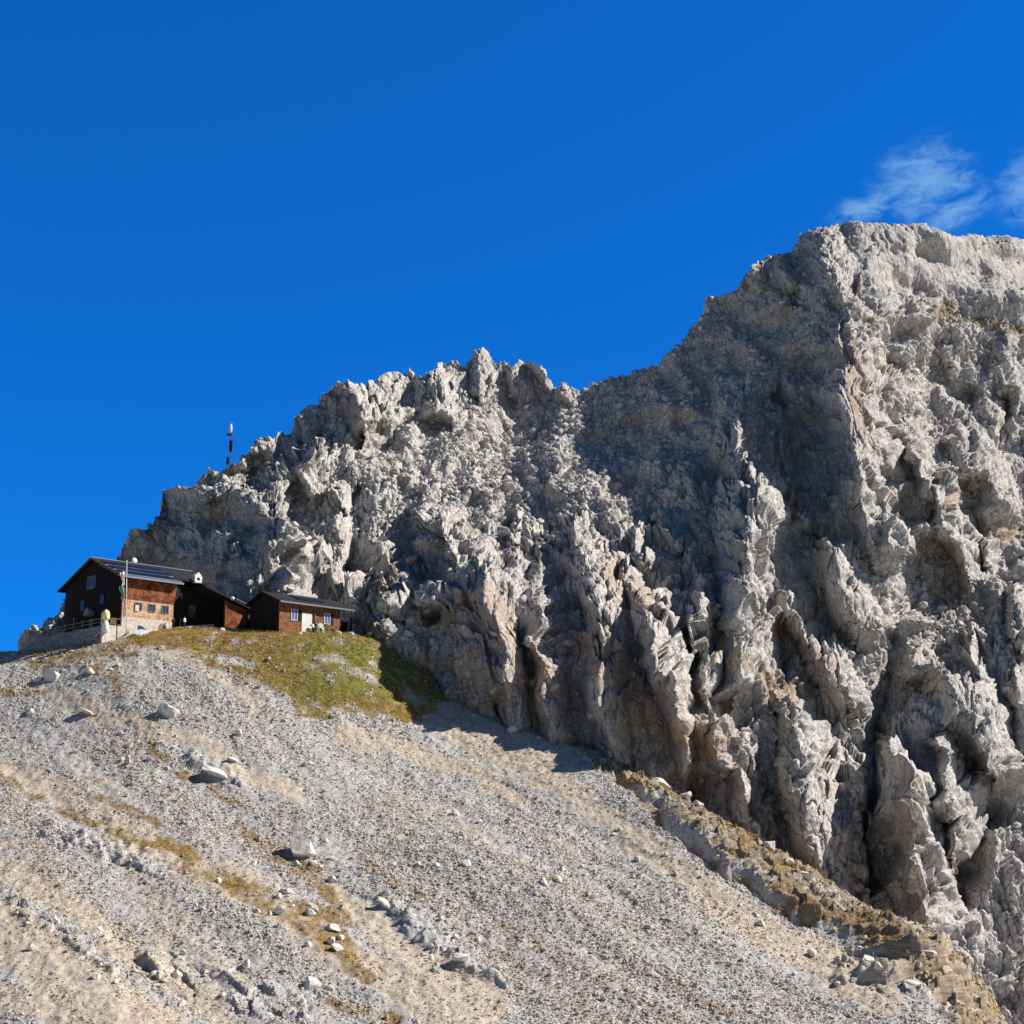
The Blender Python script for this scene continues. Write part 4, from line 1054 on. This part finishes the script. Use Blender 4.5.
# people by the plaster wall
def person(px_l, y_l, z_l, label, coat, legs, h=1.72, turn=0., sit=False):
    loc = L1(px_l, y_l, z_l)
    root = thing('person', label, 'person', loc, RZ + turn)
    me = bpy.data.meshes.new('body')
    J = [(0, 0, .95), (0, 0, 1.22), (0, 0, 1.43), (0, 0, 1.52), (0, .02, 1.64),
         (.19, 0, 1.40), (.25, .03, 1.14), (.22, -.12, .92), (-.19, 0, 1.40), (-.26, .02, 1.14), (-.22, -.10, .90),
         (.10, 0, .88), (.11, -.03, .48), (.11, .02, .07), (.12, -.13, .04), (-.10, 0, .88), (-.12, .02, .48), (-.13, .05, .07), (-.14, -.10, .04)]
    E = [(0, 1), (1, 2), (2, 3), (3, 4), (2, 5), (5, 6), (6, 7), (2, 8), (8, 9), (9, 10), (0, 11), (11, 12), (12, 13), (13, 14), (0, 15), (15, 16), (16, 17), (17, 18)]
    Rr = [.15, .15, .14, .06, .10, .075, .055, .04, .075, .055, .04, .095, .07, .05, .04, .095, .07, .05, .04]
    k = h / 1.74
    me.from_pydata([tuple(c_ * k for c_ in v) for v in J], E, [])
    if not me.skin_vertices:
        bm = bmesh.new(); bm.from_mesh(me); bm.verts.layers.skin.verify(); bm.to_mesh(me); bm.free()
    o = bpy.data.objects.new('body', me); C.objects.link(o); o.parent = root
    md = o.modifiers.new('skin', 'SKIN'); 
    for i, v in enumerate(me.skin_vertices[0].data): v.radius = (Rr[i] * k, Rr[i] * k); v.use_root = (i == 0)
    o.modifiers.new('sub', 'SUBSURF').levels = 1; o.modifiers['sub'].render_levels = 2
    m, nt, b = new_mat('clothes', .9, .1)
    tc = nt.nodes.new('ShaderNodeTexCoord'); sx = nt.nodes.new('ShaderNodeSeparateXYZ'); nt.links.new(tc.outputs['Object'], sx.inputs[0])
    c1 = mixc(nt, mathn(nt, 'GREATER_THAN', sx.outputs[2], .93 * k), legs, coat)
    c2 = mixc(nt, mathn(nt, 'GREATER_THAN', sx.outputs[2], 1.49 * k), c1, (.45, .28, .20))
    nt.links.new(c2, b.inputs['Base Color']); me.materials.append(m)
    MB().ball((0, .03 * k, 1.70 * k), .115 * k, (1, 1.1, .85)).build('hair', simple('hair', (.03, .02, .015), None, .9), root, True)
    return root
bpy.ops.object.select_all(action='DESELECT')
def skin_person(*a, **k):
    # skin data layer needs the modifier first
    return person(*a, **k)
person(7.95, -.75, -.12, 'person in dark clothes standing at the right end of the white plaster wall', (.02, .022, .035), (.025, .025, .03))
person(9.9, -.6, .0, 'person in a pale jacket standing in the shaded porch mouth beside the lit wall', (.72, .68, .70), (.05, .05, .07), turn=.4)

# ---- shed
O3 = local_frame(279, 630, 204)
sh = thing('shed', 'small shingled shed with white door and two blue windows, right of the lean-to', 'shed', O3, RZ)
SW, SH_, SR, SD = 11.0, 4.3, 6.0, 7.8
MB().box(.0, SW, 0, .25, -2.4, SH_).build('shingle_wall', M_SH_SHED, sh)
MB().prism([(.26, -2.6), (SD, -2.6), (SD, SH_), (SD * .55, SR), (.26, SH_)], 'x', 0, .2).build('gable_wall', M_WOODDK, sh)
MB().prism([(.26, -2.6), (SD, -2.6), (SD, SH_), (SD * .55, SR), (.26, SH_)], 'x', SW - .2, SW - .003).build('end_wall', M_WOODDK, sh)
MB().box(.2, SW - .2, SD - .25, SD, -1.0, SH_).build('back_wall', M_WOODDK, sh)
def srz(y): return SR - (SR - SH_) * abs(y - SD * .55) / (SD * .55) + .05
r1 = MB().prism([(-.8, srz(-.8)), (SD * .55, srz(SD * .55)), (SD * .55, srz(SD * .55) + .2), (-.8, srz(-.8) + .2)], 'x', -.5, SW + 2.2).build('roof', M_ROOF, sh); r1['label'] = 'near slope of the dark shed roof'
r2 = MB().prism([(SD * .55, srz(SD * .55)), (SD + .6, srz(SD + .6)), (SD + .6, srz(SD + .6) + .2), (SD * .55, srz(SD * .55) + .2)], 'x', -.5, SW + 2.2).build('roof', M_ROOF, sh); r2['label'] = 'far slope of the dark shed roof'
MB().box(-.5, SW + 2.2, -.92, -.805, srz(-.8) - .02, srz(-.8) + .22).build('gutter', M_FASCIA, sh)
for k in range(4):
    ya, yb = 1.2, 3.6; x0 = 4.2 + k * 1.25
    MB().prism([(ya, srz(ya) + .28), (yb, srz(yb) + .28), (yb, srz(yb) + .36), (ya, srz(ya) + .36)], 'x', x0, x0 + 1.2).build('solar_panel', M_PANEL, sh)
MB().box(4.1, 9.3, 3.62, 3.72, srz(3.7) + .2, srz(3.7) + .42).build('panel_rail', M_FASCIA, sh)
window(sh, 'y', 2.1, 3.1, 1.75, 3.25, glass=M_GLASSB)
window(sh, 'y', 8.1, 9.1, 1.75, 3.25, glass=M_GLASSB)
MB().box(3.35, 3.8, -.09, -.03, 1.7, 3.3).build('shutter', M_WOODDK, sh); MB().box(9.3, 9.75, -.09, -.03, 1.7, 3.3).build('shutter', M_WOODDK, sh)
dd = MB().box(3.95, 5.75, -.10, -.003, -.1, 3.0).build('door', M_WHITE, sh)
MB().box(5.5, 5.6, -.17, -.103, 1.2, 1.35).build('handle', M_METAL, dd)
MB().box(6.3, 6.42, -.16, -.003, -.2, 4.1).build('downpipe', M_WOODGR, sh)
MB().box(11.3, 12.9, .5, 4.5, -.9, 2.6).build('side_store', M_WOODDK, sh)
MB().box(12.9, 13.05, -.3, -.15, -1, srz(-.3)).build('porch_post', M_WOODDK, sh)
def L3(x, y, z): return O3 + Rz @ Vector((x, y, z))
def person3(x, y, z, *a, **k):
    global L1
    s_ = L1; L1 = L3; r = person(x, y, z, *a, **k); L1 = s_; return r
person3(5.7, -1.2, -.35, 'person in black clothes standing by the white shed door', (.012, .012, .015), (.015, .015, .018), turn=.3)
person3(5.0, -1.4, -.45, 'person in a white shirt standing just left of the one in black', (.78, .75, .70), (.05, .045, .04), h=1.6)
# rounded white well cover right of the door
ar = thing('arched_planter', 'white rounded arch-shaped planter leaning on the shed wall right of the door', 'planter', L3(7.0, -.5, -.2), RZ)
MB().prism([(-.75, 0), (-.35, 0), (-.3, .9), (0, 1.15), (.3, .9), (.35, 0), (.75, 0), (.72, 1.2), (.4, 1.7), (0, 1.85), (-.4, 1.7), (-.72, 1.2)], 'y', -.2, .2).build('rim', M_WHITE, ar)
MB().box(-.349, .349, .0, .1, 0, .85).build('panel', M_WOODGR, ar)

# heap of gear between lean-to and shed
def gear(x, y, z, lab):
    t = thing('wheelbarrow', lab, 'wheelbarrow', L1(x, y, z), RZ + .6)
    MB().prism([(-.6, .4), (.5, .4), (.75, .95), (-.75, .85)], 'y', -.35, .35).build('tray', M_FASCIA, t)
    MB().tube([(-1.2, -.28, .7), (.8, -.2, .25)], .03, 6).build('handle', M_WOODGR, t); MB().tube([(-1.2, .28, .7), (.8, .2, .25)], .03, 6).build('handle', M_WOODGR, t)
    MB().tube([(.85, -.06, .25), (.85, .06, .25)], .25, 14).build('wheel', M_METAL, t)
    for s_ in (-.25, .25): MB().tube([(-.5, s_, .45), (-.55, s_, 0)], .025, 6).build('leg', M_METAL, t)
gear(LX + 6.3, -3.2, .2, 'pale metal wheelbarrow parked between the lean-to and the shed')

# leafy plants before the shed
def plant(x, y, z, h, lab):
    t = thing('leafy_plant', lab, 'plant', L3(x, y, z), 0, 'green plants in front of the shed')
    n = 90; V = []; Fc = []
    for k in range(n):
        a = random.uniform(0, 6.28); r = random.random() ** .6 * h * .55; zz_ = random.uniform(.1, 1) * h * (1 - .4 * r / h)
        c_ = Vector((math.cos(a) * r, math.sin(a) * r, zz_)); s_ = random.uniform(.08, .17)
        d1 = Vector((random.gauss(0, 1), random.gauss(0, 1), random.gauss(0, .6))).normalized() * s_; d2 = d1.cross(Vector((random.gauss(0, 1), random.gauss(0, 1), random.gauss(0, 1)))).normalized() * s_ * .6
        b0 = len(V); V += [c_ - d1, c_ + d2, c_ + d1, c_ - d2]; Fc.append([b0, b0 + 1, b0 + 2, b0 + 3])
    mb = MB(); mb.v = [tuple(v) for v in V]; mb.f = Fc; mb.build('leaves', M_LEAF, t)
    st = MB()
    for k in range(5): a = k * 1.3; st.tube([(0, 0, -.1), (math.cos(a) * h * .25, math.sin(a) * h * .25, h * .7)], [.03, .012], 5)
    st.build('stems', M_WOODBR, t)
M_LEAF = simple('green leaves', (.05, .13, .03), (.09, .19, .05), .7, 3)
plant(5.3, -2.4, -.9, 1.2, 'green leafy plant directly below the white shed door')
plant(6.6, -2.5, -.9, 1.5, 'tallest green plant, below the dark figure at the shed')
plant(8.2, -2.2, -.9, 1.1, 'green plant under the right shed window')
plant(3.6, -2.4, -1.0, .8, 'lowest green plant, below the left shed window')

# ---- antenna mast on the ridge
jm = int(np.argmin(np.abs(mc - 230)))
kk = int(np.argmin(MPY[:NT + 4, jm]))
AP = Vector(M[kk, jm]); s_px = F / AP.y
mast = thing('antenna_mast', 'slender weather station mast with guy wires on the left ridge', 'antenna', AP - Vector((0, 0, .5)), 0)
mh = 45 / s_px + .5
MB().tube([(0.1, 0, 0), (-.1, 0, mh * .78), (-.12, 0, mh)], [.11, .09, .05], 8).build('mast', M_METAL, mast)
M_BLACK = simple('black box', (.012, .013, .02), None, .5)
MB().box(-.32, .28, -.3, .3, mh * .39, mh * .63).build('equipment_box', M_BLACK, mast)
MB().box(-.75, -.3, -.25, .25, mh * .10, mh * .26).build('battery_box', M_BLACK, mast)
MB().box(-1.0, .1, -.1, .1, mh * .74, mh * .80).build('cross_arm', M_METAL, mast)
MB().tube([(-.2, 0, mh * .80), (-.2, 0, mh * .84), (-.2, 0, mh * .97), (-.2, 0, mh * 1.02)], [.14, .33, .30, .08], 10).build('rain_gauge', M_WHITE, mast, True)
MB().tube([(-.45, 0, mh * 1.04), (.35, 0, mh * 1.04)], .05, 6).build('sensor_bar', M_WHITE, mast)
for dx, dy, dz_ in ((-6.5, 2, -2.2), (7.5, 3, 3.0), (4.5, -4, -1.0)):
    MB().tube([(0, 0, mh * .72), (dx, dy, dz_)], .022, 4).build('guy_wire', M_METAL, mast)
#@@END
# ------------------------------------------------------------------ SKY AND SUN
SKY_AMB = .44; SKY_TINT = (.03, .68, 1.86)
w = bpy.data.worlds.new('World'); sc.world = w; w.use_nodes = True
nt = w.node_tree; bg = nt.nodes['Background']
sk = nt.nodes.new('ShaderNodeTexSky'); sk.sky_type = 'NISHITA'; sk.sun_disc = False
sk.sun_elevation = SUN_EL; sk.sun_rotation = SUN_AZ; sk.altitude = 2300; sk.air_density = .9; sk.dust_density = .15; sk.ozone_density = 3.0
tc = nt.nodes.new('ShaderNodeTexCoord')
hs = nt.nodes.new('ShaderNodeHueSaturation'); hs.inputs['Saturation'].default_value = 1.5; hs.inputs['Value'].default_value = SKY_AMB
nt.links.new(sk.outputs[0], hs.inputs['Color'])
# the deep blue part of the sky, a quarter turn from the sun
dn = nt.nodes.new('ShaderNodeVectorMath'); dn.operation = 'DOT_PRODUCT'; nt.links.new(tc.outputs['Generated'], dn.inputs[0]); dn.inputs[1].default_value = Vector((0, .97, .25)).normalized()
gm = nt.nodes.new('ShaderNodeGamma'); gm.inputs[1].default_value = .62; nt.links.new(sk.outputs[0], gm.inputs[0])
vivid = mixc(nt, 1.0, gm.outputs[0], SKY_TINT, 'MULTIPLY')
skyc = mixc(nt, ramp(nt, dn.outputs['Value'], .55, .9), hs.outputs[0], vivid)
# thin cirrus in the world sky
def dirpx(px, py):
    p = P(px, py, 100.0); return p / np.linalg.norm(p)
def cloudmask(c, a, b_, ang):
    c0 = dirpx(*c); right = np.array([1, 0, 0.]); up = np.cross(right, dirpx(512, c[1])); 
    ca, sa = math.cos(ang), math.sin(ang)
    r1 = (ca * right + sa * up) / a; r2 = (-sa * right + ca * up) / b_
    sub = nt.nodes.new('ShaderNodeVectorMath'); sub.operation = 'SUBTRACT'; nt.links.new(tc.outputs['Generated'], sub.inputs[0]); sub.inputs[1].default_value = c0
    outs = []
    for r0 in (r1, r2):
        d = nt.nodes.new('ShaderNodeVectorMath'); d.operation = 'DOT_PRODUCT'; nt.links.new(sub.outputs[0], d.inputs[0]); d.inputs[1].default_value = r0
        outs.append(mathn(nt, 'MULTIPLY', d.outputs['Value'], d.outputs['Value']))
    r2_ = mathn(nt, 'SQRT', mathn(nt, 'ADD', outs[0], outs[1]))
    return mathn(nt, 'SUBTRACT', 1.0, r2_, True)
mk = cloudmask((925, 182), .048, .038, .35)
for c_ in (((1034, 190), .032, .034, .3), ((868, 206), .034, .014, .35), ((955, 212), .040, .016, .5)):
    mk = mathn(nt, 'MAXIMUM', mk, cloudmask(*c_))
mp = nt.nodes.new('ShaderNodeMapping'); mp.inputs['Rotation'].default_value = (0, -.5, .3); mp.inputs['Scale'].default_value = (26, 30, 56)
nt.links.new(tc.outputs['Generated'], mp.inputs[0])
n1 = nt.nodes.new('ShaderNodeTexNoise'); n1.inputs['Scale'].default_value = 2.1; n1.inputs['Detail'].default_value = 8; n1.inputs['Roughness'].default_value = .62; n1.inputs['Distortion'].default_value = .5
nt.links.new(mp.outputs[0], n1.inputs['Vector'])
cm = mathn(nt, 'MULTIPLY', ramp(nt, mathn(nt, 'ADD', mathn(nt, 'MULTIPLY', mk, .42), n1.outputs['Fac']), .50, 1.0), ramp(nt, mk, 0, .6))
colr = mixc(nt, mathn(nt, 'MULTIPLY', cm, .46), skyc, (2.3, 4.3, 5.9))
nt.links.new(colr, bg.inputs['Color']); bg.inputs['Strength'].default_value = .10

sl = bpy.data.lights.new('sun', 'SUN'); sl.energy = 4.8; sl.angle = math.radians(.5); sl.color = (1, .915, .81)
so = bpy.data.objects.new('sun', sl); C.objects.link(so); so.rotation_euler = SUN.to_track_quat('Z', 'Y').to_euler(); so.location = (150, -50, 150)

cam = bpy.data.cameras.new('camera'); co = bpy.data.objects.new('camera', cam); C.objects.link(co)
cam.sensor_width = 36; cam.lens = 36 * F / 1024; cam.clip_end = 20000; cam.clip_start = .5
co.location = (0, 0, 0); co.rotation_euler = (math.radians(90) + PITCH, 0, 0)
sc.camera = co
sc.view_settings.view_transform = 'Standard'; sc.view_settings.look = 'None'; sc.view_settings.gamma = 1; sc.view_settings.exposure = .64
